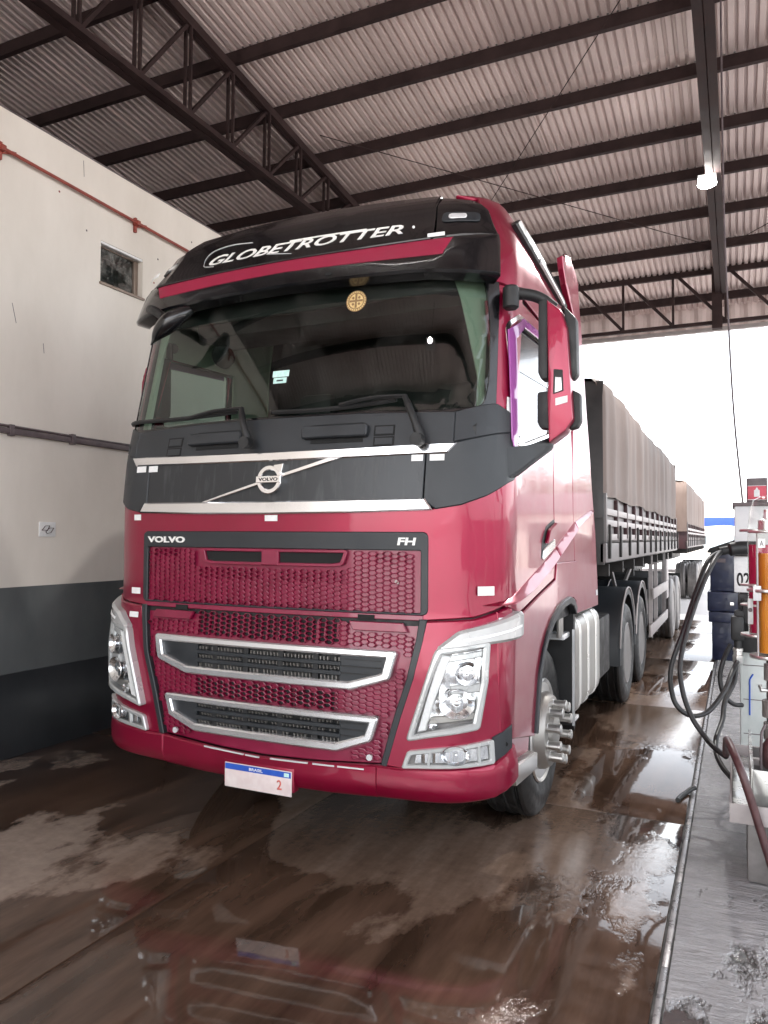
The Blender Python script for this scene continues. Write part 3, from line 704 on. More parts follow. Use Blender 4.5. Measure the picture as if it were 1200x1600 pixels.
for s_, mf in ((1, lambda p: p), (-1, mir)):
    d = patch('door', mf(side(door)), 'red', tr, off=0, th=.02, holes=[mf(side(rnd(win, .05)))], ch=.004, su=.12)
    patch('door_window', mf(side(rnd(win, .05))), 'sideglass', d, off=-.010, th=0)
    patch('window_seal', mf(side(rnd([(.325, 2.222), (.35, 2.85), (.497, 2.938), (1.228, 2.968), (1.228, 2.366), (.535, 2.212)], .05))), 'chrome' if s_ > 0 else 'black', d, off=.004, th=.01, holes=[mf(side(rnd([(.342, 2.243), (.367, 2.836), (.503, 2.917), (1.207, 2.947), (1.207, 2.381), (.528, 2.234)], .05)))], ch=.002, su=.12)
    patch('window_deflector', mf(side([(.276, 2.235), (.300, 2.170), (.338, 2.225), (.405, 2.78), (.545, 2.875), (1.19, 2.910), (1.19, 2.945), (.53, 2.918), (.352, 2.81)])), 'purple', d, off=.020, th=.006)
    if s_ > 0: patch('dark_reflection', mf(side([(.375, 2.62), (.39, 2.78), (.52, 2.86), (1.2, 2.89), (1.2, 2.66)])), 'gblack', d, off=-.007, th=0)  # dark reflection in the upper glass, painted as a black sheet
    # handle: recess with a grip
    hb = patch('handle_recess', mf(side(rnd([(.905, 1.60), (.93, 1.715), (1.03, 1.80), (1.265, 1.85), (1.265, 1.74), (1.0, 1.66)], .03))), 'black', d, off=.002, th=.004)
    patch('handle', mf(side(rnd([(.975, 1.70), (1.05, 1.775), (1.255, 1.825), (1.255, 1.755), (1.06, 1.71)], .02))), 'red', d, off=.028, th=.02, ch=.006)
    patch('handle_plate', mf(side(rnd([(.93, 1.60), (.945, 1.66), (1.25, 1.725), (1.255, 1.675)], .02))), 'chrome', d, off=.010, th=.01, ch=.004)
    def tilt(top, bot, d=.030):
        def f(u, z):
            y = abs(u)-UB+lin(YP, z)-.05*(1-(UA/.9)**2)+.295; a, b_ = lin(top, y), lin(bot, y)
            return .003+d*min(1.2, max(-.2, (a-z)/max(.012, a-b_)))
        return f
    # raised swage that climbs over the door towards the back
    patch('swage', mf(side([(.10, 1.398), (.30, 1.405), (.62, 1.448), (1.0, 1.532), (1.29, 1.615), (1.29, 1.668), (1.0, 1.592), (.62, 1.505), (.30, 1.432)])), 'red', d, off=tilt([(.1, 1.400), (.30, 1.432), (.62, 1.505), (1.0, 1.592), (1.29, 1.668)], [(.1, 1.398), (.30, 1.405), (.62, 1.448), (1.0, 1.532), (1.29, 1.615)]), th=.018, ch=.004, su=.1, sz=.03)
    patch('pillar_panel', mf([(1.187, 2.315), (1.335, 2.315), (1.392, 2.62), (1.43, 3.06), (1.187, 3.06)]), 'red', tr, off=.002, th=.02, ch=.004)
    patch('side_panel', mf(side([(1.307, 1.578), (1.912, 1.573), (1.912, 3.40), (1.7, 3.30), (1.307, 3.05)])), 'red', tr, off=0, th=.02, ch=.004, su=.12)
    patch('swage', mf(side([(1.31, 1.62), (1.90, 1.79), (1.90, 1.842), (1.31, 1.673)])), 'red', tr, off=tilt([(1.31, 1.673), (1.90, 1.842)], [(1.31, 1.62), (1.90, 1.79)]), th=.018, ch=.004, su=.1, sz=.03)
    patch('locker_panel', mf(side([(1.27, 1.30), (1.45, 1.328), (1.65, 1.336), (1.85, 1.325), (1.95, 1.29), (1.95, 1.566), (1.307, 1.570), (1.27, 1.47)])), 'red', tr, off=.008, th=.03, ch=.004, su=.12)
    patch('side_fairing', mf(side([(1.965, 1.20), (2.90, 1.19), (2.775, 1.79), (2.55, 2.34), (2.386, 2.71), (2.183, 3.30), (2.105, 3.555), (1.94, 3.64), (1.56, 3.575), (1.66, 3.44), (1.80, 3.36), (1.925, 3.30), (1.925, 1.58), (1.965, 1.56)])), 'red', tr, off=lambda u, z: max(0., 1.25-lin(WW, z)), th=.04, ch=.005, su=.1, sz=.08)
    patch('swage', mf(side([(1.93, 1.80), (2.62, 1.945), (2.60, 1.955), (1.93, 1.845)])), 'red', tr, off=tilt([(1.93, 1.845), (2.60, 1.955)], [(1.93, 1.80), (2.62, 1.945)], .02), th=.014, ch=.004, su=.2, sz=.03)
    patch('fairing_tape', mf(side([(2.80, 1.27), (2.875, 1.27), (2.865, 1.315), (2.79, 1.315)])), 'white', tr, off=.003, th=.002, ch=0)
    patch('roof_side', mf([(1.150, 3.075)]+side([(.30, 3.075), (1.10, 3.04), (1.30, 3.065), (1.70, 3.315), (1.93, 3.43), (1.93, 3.645), (.9, 3.645), (.45, 3.645)])+[(1.14, 3.62)]), 'red', tr, off=lambda u, z: .004+.02*max(0., 1-abs(z-3.3)/.3), th=.02, ch=.004, su=.08, sz=.08)
    patch('roof_edge_vent', mf(side([(.66, 3.49), (.80, 3.565), (1.10, 3.54), (1.72, 3.41), (1.78, 3.33), (1.60, 3.315), (1.18, 3.40)])), 'black', tr, off=.050, th=.05, ch=.012, su=.1, sz=.05)
    patch('vent_trim', mf(side([(1.10, 3.405), (1.62, 3.305), (1.635, 3.322), (1.10, 3.425)])), 'silver', tr, off=.060, th=.02, ch=.006, su=.1)
    # wheel arch lip
    arc = [(.70, .66), (.735, .80), (.79, .97), (.88, 1.09), (.985, 1.175), (1.12, 1.245), (1.28, 1.295), (1.45, 1.322), (1.65, 1.335), (1.78, 1.31), (1.87, 1.25)]
    arci = [(p[0]+(1.36-p[0])*.035*(1+i*.1)+.004, p[1]-.008-.028*min(1, i/5)) for i, p in enumerate(arc)]
    patch('arch_lip', mf(side(arc+arci[::-1])), 'band', tr, off=.030, th=.04, ch=.006, su=.08, sz=.08)
    X0, X1 = sorted((s_*1.232, s_*1.262))
    prism('mudflap', [(1.845, 1.29), (1.90, 1.29), (1.90, .44), (1.872, .40), (1.845, .44)], 'X', *sorted((s_*.85, s_*1.255)), 'black', tr)
    prism('mudflap_edge', [(1.838, 1.10), (1.843, 1.10), (1.843, .46), (1.838, .44)], 'X', *sorted((s_*1.247, s_*1.264)), 'silver', tr)
    # entry step behind the bumper
    stp = sub('entry_step', tr)
    prism('step_body', [(.32, .475), (.76, .445), (.76, .535), (.36, .57), (.27, .57)], 'X', *sorted((s_*.95, s_*1.265)), 'alu', stp, .006)
    bm = bmesh.new()
    for i in range(13):
        yy = .28+i*.037; zz = .572-.0405*(yy-.28)/.48*1.0-.002
        add_box(bm, (min(s_*.97, s_*1.25), yy, zz-.004), (max(s_*.97, s_*1.25), yy+.018, zz+.010), .002)
    fin('step_tread', bm, 'aludull', stp)
    prism('inner_skirt', [(.22, .52), (.74, .52), (.79, .70), (.84, 1.0), (.22, 1.0)], 'X', *sorted((s_*1.17, s_*1.215)), 'red', tr)
# rear roof deflector
bm = bmesh.new()
xsec = [(-1.08, 0), (-1.05, .12), (-.9, .17), (.9, .17), (1.05, .12), (1.08, 0)]
V = [[bm.verts.new((x*(1-.03*j), 1.0+.3*j, 3.62+.02*j+ z*(.4+.3*j))) for x, z in xsec] for j in range(5)]
for a, b_ in zip(V, V[1:]):
    for i in range(5): bm.faces.new((a[i], a[i+1], b_[i+1], b_[i]))
bm.faces.new(V[0]); bm.faces.new(V[-1][::-1]); bmesh.ops.recalc_face_normals(bm, faces=bm.faces)
fin('roof_deflector', bm, 'red', tr, 40)
# ---- dark band, cowl and chrome
band_lo = [(-1.318, 2.018), (-1.275, 2.009), (-1.159, 1.941), (-1.047, 1.894), (-.945, 1.874)]
lid = patch('service_lid', [(-.872, 1.918), (.872, 1.918), (.877, 2.143), (-.877, 2.143)], 'lid', tr, off=.012, th=.02, ch=.004)
both('band_corner', [(.886, 1.916), (.945, 1.874), (1.047, 1.894), (1.159, 1.941), (1.275, 2.009), (1.325, 2.026), (1.372, 2.06), (1.372, 2.272), (1.20, 2.244), (1.02, 2.196), (1.005, 2.190), (.985, 2.145), (.890, 2.143)], 'band', tr, off=.012, th=.03, ch=.005)
both('cowl_corner', [(1.012, 2.205), (1.20, 2.252), (1.372, 2.282), (1.372, 2.325), (1.19, 2.40), (1.14, 2.392), (1.012, 2.352)], 'band', tr, off=.014, th=.03, ch=.005)
patch('cowl', [(-1.004, 2.195), (-.5, 2.187), (0, 2.183), (.5, 2.187), (1.004, 2.195), (1.004, 2.350), (.5, 2.366), (0, 2.368), (-.5, 2.366), (-1.004, 2.350)], 'band', tr, off=.014, th=.03, ch=.005)
patch('upper_chrome_strip', [(-.982, 2.150), (-.5, 2.142), (0, 2.139), (.5, 2.142), (.982, 2.150), (1.012, 2.190), (.5, 2.181), (0, 2.177), (-.5, 2.181), (-1.012, 2.190)], 'chrome', tr, off=.024, th=.03, ch=.006)
patch('lower_chrome_strip', [(-.916, 1.872), (-.5, 1.861), (0, 1.857), (.5, 1.861), (.916, 1.872), (.886, 1.912), (0, 1.908), (-.886, 1.912)], 'chrome', tr, off=.026, th=.03, ch=.008)
for dz in (0, .035, .07, .105): both('cowl_slit', [(1.352, 2.145+dz), (1.376, 2.145+dz), (1.376, 2.153+dz), (1.352, 2.153+dz)], 'void', tr, off=.019, th=.004, ch=0)
for sgn, cx, gx in ((-1, -.69, -.37), (1, .66, .395)):
    for nm, z1, z2 in (('access_flap', 2.243, 2.298), ('access_flap', 2.190, 2.238)):
        patch(nm, [(cx-.056, z1), (cx+.056, z1), (cx+.056, z2), (cx-.056, z2)], 'void', tr, off=.0165, th=.004, ch=0)
        patch(nm, [(cx-.047, z1+.009), (cx+.047, z1+.009), (cx+.047, z2-.009 if z1 < 2.24 else z2-.009), (cx-.047, z2-.009)], 'band', tr, off=.019, th=.004, ch=.001)
    g = sub('cowl_handle', tr)
    patch('grip_recess', [(gx-.15, 2.215), (gx+.15, 2.215), (gx+.15, 2.318), (gx-.15, 2.318)], 'void', g, off=.017, th=.004, ch=0)
    patch('grip', rnd([(gx-.19, 2.243), (gx+.175, 2.243), (gx+.175, 2.297), (gx-.19, 2.297)], .01), 'band', g, off=.050, th=.034, ch=.006)
# reflective tape squares
for (u, z, a, b_, o_) in [(-.945, 2.124, .036, .018, .014), (-.846, 2.122, .036, .018, .015), (.842, 2.124, .03, .016, .015), (.940, 2.124, .034, .016, .015),
                         (-.962, 1.838, .026, .017, .003), (.02, 1.828, .040, .016, .003), (-.965, 1.402, .034, .018, .003), (-.957, 1.262, .034, .016, .014),
                         (-1.08, 3.335, .05, .014, .12)]:
    patch('reflective_tape', [(u-a, z-b_), (u+a, z-b_), (u+a, z+b_), (u-a, z+b_)], 'white', tr, off=o_, th=.002, ch=0)
patch('reflective_tape', [(.872, 3.262), (.962, 3.262), (.962, 3.284), (.872, 3.284)], 'white', tr, off=.118, th=.002, ch=0)
patch('reflective_tape', [(1.255, 2.36), (1.285, 2.36), (1.285, 2.45), (1.255, 2.45)], 'white', tr, off=.006, th=.002, ch=0)
for y, z, a, b_ in ((.105, 1.47, .038, .022), (.21, 1.318, .045, .018)):
    patch('reflective_tape', side([(y-a, z-b_), (y+a, z-b_), (y+a, z+b_), (y-a, z+b_)]), 'white', tr, off=.016, th=.002, ch=0)
# emblem: ring with arrow, cross bar with lettering, diagonal bar
emb = sub('emblem', tr)
patch('diagonal_bar', [(-.432, 1.917), (-.405, 1.917), (.43, 2.136), (.36, 2.136)], 'chrome', emb, off=.026, th=.014, ch=.003)
circ = lambda r, cx=.018, cz=2.030, n=36: [(cx+r*math.cos(2*math.pi*i/n), cz+r*math.sin(2*math.pi*i/n)) for i in range(n)]
patch('ring', circ(.074), 'chrome', emb, off=.040, th=.03, holes=[circ(.055)], ch=.004)
patch('arrow', [(.058, 2.088), (.092, 2.062), (.100, 2.112), (.046, 2.106), (.048, 2.098)], 'chrome', emb, off=.041, th=.03, ch=.002)
patch('ring_back', circ(.056), 'band', emb, off=.022, th=.01, ch=0)
patch('name_bar', [(-.058, 2.014), (.094, 2.014), (.094, 2.046), (-.058, 2.046)], 'chrome', emb, off=.047, th=.02, ch=.002)
skin(text_bm('VOLVO', .018, .120, bold=.02, x0=-.042, z0=2.021), 'emblem_lettering', 'black', emb, .0485, .001, 0, grid=False)
# ---- grille
HEXW, HEXH = .052, .0245
def inside(p, poly):
    x, y = p; c = False; n = len(poly)
    for i in range(n):
        (x1, y1), (x2, y2) = poly[i], poly[i-1]
        if (y1 > y) != (y2 > y) and x < (x2-x1)*(y-y1)/(y2-y1)+x1: c = not c
    return c
def honeycomb(name, region, holes, dark, off, parent):
    """closed red cells with raised rims; cells inside one of the DARK polygons get black floors"""
    bm = bmesh.new(); lo = (min(p[0] for p in region), min(p[1] for p in region)); hi = (max(p[0] for p in region), max(p[1] for p in region))
    cw = HEXW*.75; nx = int((hi[0]-lo[0])/cw)+2; nz = int((hi[1]-lo[1])/HEXH)+2
    hx = [(-.5, 0), (-.25, -.5), (.25, -.5), (.5, 0), (.25, .5), (-.25, .5)]
    def W(u, z, h): return bm.verts.new(SP(u, z)+SN(u, z)*(off+h))
    for i in range(nx):
        for j in range(nz):
            u = lo[0]+cw*i; z = lo[1]+HEXH*(j+.5*(i % 2))
            cor = [(u+a*HEXW*.98, z+b_*HEXH*.98) for a, b_ in hx]
            if not all(inside(c, region) for c in cor) or any(inside(c, h) for h in holes for c in cor+[(u, z)]): continue
            dk = any(inside((u, z), h) for h in dark)
            if dk and abs(u) < .48 and random.random() < .0: continue
            inn = [(u+a*HEXW*(.84 if dk else .83), z+b_*HEXH*(.78 if dk else .77)) for a, b_ in hx]
            A = [W(*c, .005) for c in cor]; B = [W(*c, .006) for c in inn]; C_ = [W(*c, -.003 if not dk else -.014) for c in inn]
            for k in range(6):
                l = (k+1) % 6
                bm.faces.new((A[k], A[l], B[l], B[k])).material_index = 0
                bm.faces.new((B[k], B[l], C_[l], C_[k])).material_index = 0
            f = bm.faces.new(C_); f.material_index = 1 if dk else 0  # black floor paints the shade of an open cell
    o = fin(name, bm, ['redgrille', 'void'], parent); o['kind'] = 'stuff'; return o
ug = sub('upper_grille', tr)
patch('grille_panel', rnd([(-.872, 1.350), (.872, 1.350), (.872, 1.668), (-.872, 1.668)], .015), 'redgrille', ug, off=-.012, th=.02, ch=.003)
patch('grille_border', rnd([(-.902, 1.348), (.902, 1.348), (.902, 1.752), (-.902, 1.752)], .03), 'band', ug, off=.006, th=.03, holes=[rnd([(-.872, 1.352), (.872, 1.352), (.872, 1.668), (-.872, 1.668)], .012)], ch=.004)
ups = [[(-.445, 1.495), (-.03, 1.495), (-.03, 1.585), (-.445, 1.585)], [(.072, 1.495), (.468, 1.495), (.468, 1.585), (.072, 1.585)], [(-.445, 1.352), (.468, 1.352), (.468, 1.385), (-.445, 1.385)],
       [(-.80, 1.62), (-.60, 1.62), (-.60, 1.66), (-.80, 1.66)], [(.62, 1.605), (.86, 1.605), (.86, 1.66), (.62, 1.66)]]
vents = [[(-.46, 1.57), (-.02, 1.57), (-.02, 1.668), (-.46, 1.668)], [(.07, 1.57), (.48, 1.57), (.48, 1.668), (.07, 1.668)], [(-.03, 1.57), (.08, 1.57), (.08, 1.668), (-.03, 1.668)]]
honeycomb('honeycomb', [(-.87, 1.352), (.87, 1.352), (.87, 1.667), (-.87, 1.667)], vents, ups, .0, ug)
for vp in ([(-.445, 1.660), (.480, 1.660), (.455, 1.585), (.40, 1.577), (-.37, 1.577), (-.43, 1.59)],):
    patch('intake_frame', rnd(vp, .02), 'redgrille', ug, off=.012, th=.03, holes=[[(-.425, 1.650), (-.03, 1.650), (-.03, 1.588), (-.36, 1.588), (-.41, 1.597)], [(.072, 1.650), (.462, 1.650), (.44, 1.595), (.39, 1.588), (.072, 1.588)]], ch=.003)
for a, b_ in ((-.425, -.03), (.072, .462)): patch('intake', [(a, 1.588), (b_, 1.588), (b_, 1.650), (a, 1.650)], 'void', ug, off=-.004, th=.001, ch=0)
patch('divider', [(-.028, 1.580), (.070, 1.580), (.070, 1.655), (-.028, 1.655)], 'redgrille', ug, off=.016, th=.02, ch=.003)
skin(text_bm('VOLVO', .036, .295, bold=.035, x0=-.865, z0=1.690), 'maker_lettering', 'letter', ug, .0115, .005, .0, grid=True)
skin(text_bm('FH', .038, .098, shear=.12, bold=.03, x0=.748, z0=1.690), 'model_lettering', 'letter', ug, .0115, .005, .0, grid=True)
lathe('grille_lock', [(0, .012), (.008, .012), (.010, .006)], 'aludull', ug, 'Y', SP(.745, 1.505)+SN(.745, 1.505)*.004, 12)
lg = sub('lower_grille', tr)
IN = [(.866, 1.318), (.855, 1.226), (.815, 1.037), (.75, .845), (.684, .61), (.3, .585), (0, .577)]
reg = IN + [(-u, z) for u, z in IN[::-1][1:]]
OUT = [(.900, 1.322), (.887, 1.227), (.846, 1.04), (.782, .849), (.710, .60), (.68, .603), (.684, .612)]
slU = [(-.752, 1.158), (.752, 1.158), (.722, 1.035), (.515, .972), (-.515, .972), (-.722, 1.035)]
slUi = [(-.716, 1.138), (.716, 1.138), (.692, 1.050), (.510, .996), (-.510, .996), (-.692, 1.050)]
slL = [(-.662, .833), (.662, .833), (.628, .725), (.446, .660), (-.446, .660), (-.628, .725)]
slLi = [(-.630, .815), (.630, .815), (.603, .740), (.443, .686), (-.443, .686), (-.603, .740)]
cut = lambda P_: rnd(P_, .01)
patch('grille_panel', reg, 'redgrille', lg, off=-.018, th=.02, holes=[slU, slL], ch=.003)
both('grille_border', [(.868, 1.322)]+[(u+.002, z) for u, z in IN[1:5]]+[(.700, .604)]+OUT[4::-1], 'band', lg, off=.012, th=.03, ch=.004)
dk = [[(-.44, 1.165), (.46, 1.165), (.46, 1.32), (-.44, 1.32)], [(-.44, .84), (.46, .84), (.46, .94), (-.44, .94)], [(-.86, 1.22), (-.79, 1.22), (-.79, 1.26), (-.86, 1.26)]]
grow = lambda P_, s: [(u*(1+s), (z-sum(q[1] for q in P_)/6)*(1+s*4)+sum(q[1] for q in P_)/6) for u, z in P_]
ledge = [[(-.86, 1.255), (-.50, 1.255), (-.50, 1.32), (-.86, 1.32)], [(.50, 1.255), (.87, 1.255), (.87, 1.32), (.50, 1.32)]]
honeycomb('honeycomb', reg, [grow(slU, .018), grow(slL, .018)]+ledge+[[(-.5, .56), (.5, .56), (.5, .63), (-.5, .63)]], dk, -.004, lg)
for sgn in (-1, 1):
    q = [(.52, 1.262), (.80, 1.262), (.78, 1.300), (.50, 1.300)]; q = q if sgn > 0 else mir(q)
    patch('ledge', q, 'redgrille', lg, off=.012, th=.02, ch=.004)
    for a in (.585, ):
        q = [(a-.045, 1.312), (a+.045, 1.312), (a+.045, 1.338), (a-.045, 1.338)]; q = q if sgn > 0 else mir(q)
        patch('ledge_slot', q, 'void', lg, off=.0075, th=.001, ch=0)
patch('grille_lip', [(-.88, 1.322), (.88, 1.322), (.88, 1.342), (-.88, 1.342)], 'redgrille', lg, off=.004, th=.02, ch=.003)
for (o_, i_, zt2, zb2) in ((slU, slUi, 1.138, .996), (slL, slLi, .815, .686)):
    s_ = sub('grille_slot', lg)
    patch('chrome_frame', rnd(o_, .012), 'satinchrome', s_, off=.026, th=.04, holes=[rnd(i_, .008)], ch=.008)
    patch('slot_back', o_, 'void', s_, off=-.03, th=.001, ch=0)
    for sg2 in (1, -1):
        x1 = max(p[0] for p in i_); q = [(.452, zb2-.012), (.51, zb2), (x1-.02, zb2+.05), (x1+.004, zt2+.004), (.452, zt2+.004)]
        patch('blank_panel', q if sg2 > 0 else mir(q), 'band', s_, off=-.004, th=.02, ch=.002)
        if sg2 > 0:
            for k in (1, 2, 3):
                zz = zb2+(zt2-zb2)*k/4+.01; patch('blank_rib', [(.46, zz-.003), (x1-.04, zz-.003), (x1-.04, zz+.003), (.46, zz+.003)], 'black', s_, off=.0005, th=.003, ch=0)
    hgt = zt2-zb2
    for k in range(1, 3):
        zz = zb2+hgt*k/3-.004
        patch('slot_bar', [(-.455, zz-.008), (.455, zz-.008), (.455, zz+.008), (-.455, zz+.008)], 'band', s_, off=.002, th=.03, ch=.003)
    for uu in (-.33, -.12, .10, .31): patch('slot_post', [(uu-.014, zb2-.01), (uu+.014, zb2-.01), (uu+.014, zt2), (uu-.014, zt2)], 'black', s_, off=-.006, th=.02, ch=.002)
    bm = bmesh.new()
    for k in range(3):
        za = zb2+hgt*k/3+.010; zc = zb2+hgt*(k+1)/3-.020
        u = -.44
        while u < .445:
            if random.random() < .9:
                A = [SP(u+a, z)+SN(u, z)*h for a, z, h in ((0, za, -.012), (.006, za, -.012), (.006, zc, -.008), (0, zc, -.008))]
                D_ = [p+Vector((0, .02, 0)) for p in A]; vs = [bm.verts.new(p) for p in A+D_]
                for f in ((0, 1, 2, 3), (1, 5, 6, 2), (4, 0, 3, 7)): bm.faces.new([vs[i] for i in f])
            u += .0215+random.uniform(-.001, .001)
    o = fin('radiator_fin', bm, 'aludull', s_); o['kind'] = 'stuff'
patch('valance_trim', [(-.36, .580), (-.10, .570), (-.10, .576), (-.36, .586)], 'silver', tr, off=.034, th=.01, ch=.001)
patch('valance_trim', [(-.085, .569), (.00, .567), (.00, .573), (-.085, .575)], 'silver', tr, off=.034, th=.01, ch=.001)
for a, b_ in ((.07, .29), (.32, .44), (.46, .60)):
    patch('valance_trim', [(a, .568+.02*a), (b_, .568+.02*b_), (b_, .574+.02*b_), (a, .574+.02*a)], 'silver', tr, off=.034, th=.01, ch=.001)
for u, z in ((-.585, .640), (.628, .640)):
    lathe('tow_cap_bolt', [(-.012, .016), (0, .016), (.010, .010), (.012, 0)], 'silver', lg, 'Y', SP(u, z)+Vector((0, -.012, 0)), 14)
# ---- lamps
def bowl(parent, u, z, r, off, mat='reflect', sq=1.0):
    bm = bmesh.new(); P0 = SP(u, z)+SN(u, z)*off; n_ = SN(u, z); e1 = Vector((0, 0, 1)).cross(n_).normalized(); e2 = n_.cross(e1); rings = []
    for rr, h in ((1.0, .0), (.97, .004), (.8, -.010), (.55, -.026), (.30, -.036), (.26, -.020), (.10, -.012)):
        rings.append([bm.verts.new(P0+(e1*math.cos(2*math.pi*k/28)*sq+e2*math.sin(2*math.pi*k/28))*r*rr+n_*h) for k in range(28)])
    for a, b_ in zip(rings, rings[1:]):
        for k in range(28): bm.faces.new((a[k], a[(k+1) % 28], b_[(k+1) % 28], b_[k]))
    bm.faces.new(rings[-1]); bmesh.ops.recalc_face_normals(bm, faces=bm.faces); return fin('reflector', bm, mat, parent, 50)
hl = [(.968, 1.182), (1.155, 1.222), (1.150, 1.04), (1.118, .825), (.832, .755)]
hli = [(.978, 1.170), (1.143, 1.206), (1.138, 1.037), (1.106, .842), (.850, .770)]
for mf, sg2 in ((lambda p: p, 1), (mir, -1)):
    H_ = sub('headlamp', tr)
    patch('housing', mf(hl), 'wheelgrey', H_, off=.012, th=.004, ch=0)
    patch('bezel', mf(rnd(hl, .012)), 'lampgrey', H_, off=.058, th=.052, holes=[mf(rnd(hli, .012))], ch=.008)
    patch('running_light', mf([(.885, .800), (.915, .808), (1.008, 1.150), (.985, 1.155)]), 'white', H_, off=.042, th=.03, ch=.005)
    patch('reflector_field', mf([(.930, .842), (1.100, .868), (1.128, 1.03), (1.133, 1.190), (1.020, 1.165)]), 'reflect', H_, off=lambda u, z: .024+.007*abs(math.sin(u*62))+.003*math.sin(z*48), th=.01, ch=0, su=.008, sz=.016, sm=20)
    patch('lamp_mask', mf([(1.02, .985), (1.128, 1.000), (1.128, 1.032), (1.02, 1.020)]), 'lampgrey', H_, off=.044, th=.03, ch=.005)
    patch('lamp_mask', mf([(.935, .838), (1.10, .868), (1.108, .895), (.945, .866)]), 'aludull', H_, off=.040, th=.028, ch=.005)
    patch('lamp_mask', mf([(1.012, 1.132), (1.132, 1.158), (1.132, 1.180), (1.018, 1.156)]), 'lampgrey', H_, off=.040, th=.028, ch=.005)
    bowl(H_, sg2*1.078, 1.083, .058, .050, 'reflect', 1.05); bowl(H_, sg2*1.040, .938, .072, .050, 'reflect', 1.2)
    bowl(H_, sg2*.955, .838, .026, .046, 'reflect')
    patch('lens', mf(hl), 'lens', H_, off=lambda u, z: .062, th=0)
    patch('lamp_brow', mf(rnd([(.975, 1.188), (1.045, 1.264), (1.30, 1.338), (1.345, 1.35), (1.345, 1.245), (1.16, 1.228)], .012)), 'lampgrey', H_, off=.060, th=.065, ch=.014)
    patch('brow_strip', mf([(1.06, 1.226), (1.325, 1.288), (1.325, 1.298), (1.058, 1.238)]), 'white', H_, off=.063, th=.004, ch=.001)
    G_ = sub('fog_lamp', tr)
    fg = [(.800, .612), (1.195, .648), (1.188, .755), (.828, .690)]; fgi = [(.818, .624), (1.180, .660), (1.174, .742), (.842, .680)]
    patch('housing', mf(fg), 'wheelgrey', G_, off=.012, th=.004, ch=0)
    patch('reflector_field', mf([(.86, .640), (1.17, .670), (1.165, .730), (.87, .685)]), 'reflect', G_, off=lambda u, z: .018+.006*abs(math.sin(u*60)), th=.006, ch=0, su=.009, sz=.03, sm=20)
    patch('bezel', mf(rnd(fg, .01)), 'lampgrey', G_, off=.034, th=.03, holes=[mf(rnd(fgi, .01))], ch=.005)
    bowl(G_, sg2*1.035, .690, .046, .034, 'reflect', 1.5)
    patch('divider', mf([(.925, .640), (.935, .640), (.945, .700), (.935, .700)]), 'lampgrey', G_, off=.034, th=.02, ch=.002)
    patch('divider', mf([(1.125, .660), (1.133, .660), (1.130, .735), (1.122, .735)]), 'lampgrey', G_, off=.034, th=.02, ch=.002)
    patch('lens', mf(fg), 'lens', G_, off=.038, th=0)
    patch('bumper_cover', mf([(1.206, .650), (1.318, .692), (1.318, .800), (1.198, .762)]), 'band', G_, off=.018, th=.02, ch=.004)
    lathe('cover_hole', [(0, .010), (.003, .010)], 'void', G_, 'Y', SP(sg2*1.27, .72)+SN(sg2*1.27, .72)*.018, 10)
# ---- number plate (digits are unreadable in the photograph)
pb = sub('number_plate', tr)
px0, px1, pz0, pz1, pyy = -.212, .206, .395, .523, -.118
box('plate', (px0, pyy, pz0), (px1, pyy+.006, pz1), 'platewhite', pb, .003)
box('plate_band', (px0+.004, pyy-.0015, pz1-.034), (px1-.004, pyy-.0003, pz1-.004), 'blueplate', pb, 0)
flat_text('plate_lettering', 'BRASIL', 'white', pb, (-.055, pyy-.0017, pz1-.027), (1, 0, 0), (0, 0, 1), .015, .085, .0006, bold=.02)
box('plate_flag', (px1-.045, pyy-.0022, pz1-.029), (px1-.015, pyy-.0016, pz1-.010), 'green', pb, 0)
box('plate_holder', (px0-.01, pyy+.007, pz0+.02), (px1+.01, -.06, pz1+.012), 'red', pb, .004)
flat_text('plate_mark', '2', 'redink', pb, (.118, pyy-.0012, pz0+.028), (1, 0, 0), (0, 0, 1), .05, .030, .0006, bold=.02)
# ---- windscreen, seal, wipers
wsi = [(-1.13, 2.385), (-.96, 2.368), (-.5, 2.382), (0, 2.385), (.5, 2.382), (.96, 2.368), (1.13, 2.385), (1.152, 2.52), (1.15, 2.8), (1.11, 3.17), (.6, 3.20), (0, 3.21), (-.6, 3.20), (-1.11, 3.17), (-1.15, 2.8), (-1.152, 2.52)]
wso = [(-1.19, 2.33), (0, 2.34), (1.19, 2.33), (1.188, 3.20), (0, 3.24), (-1.188, 3.20)]
patch('windscreen', rnd([(p[0]*1.005, p[1]) for p in wsi], .04), 'wind', tr, off=.001, th=0)
patch('windscreen_seal', dens(wso, .2), 'gblack', tr, off=.006, th=.02, holes=[rnd(wsi, .045)], ch=.003)
def disc(name, u, z, r, mat, parent, off, n=24, sq=1): return patch(name, [(u+r*math.cos(2*math.pi*i/n), z+r*sq*math.sin(2*math.pi*i/n)) for i in range(n)], mat, parent, off=off, th=.001, ch=0, grid=False)
stk = sub('round_sticker', tr)
disc('disc', .424, 3.015, .062, 'brown', stk, .003); 
for i in range(26):
    a = 2*math.pi*i/26; disc('bead', .424+.053*math.cos(a), 3.015+.053*math.sin(a), .0052, 'gold', stk, .0045, 6)
disc('inner_disc', .424, 3.015, .043, 'gold', stk, .0045)
for a, b_, c, d in ((.418, 2.974, .430, 3.056), (.384, 3.009, .464, 3.021)): patch('cross', [(a, b_), (c, b_), (c, d), (a, d)], 'brown', stk, off=.0062, th=.001, ch=0, grid=False)
for a in (45, 135, 225, 315): disc('letter_dot', .424+.026*math.cos(R(a)), 3.015+.026*math.sin(R(a)), .008, 'brown', stk, .0062, 8)
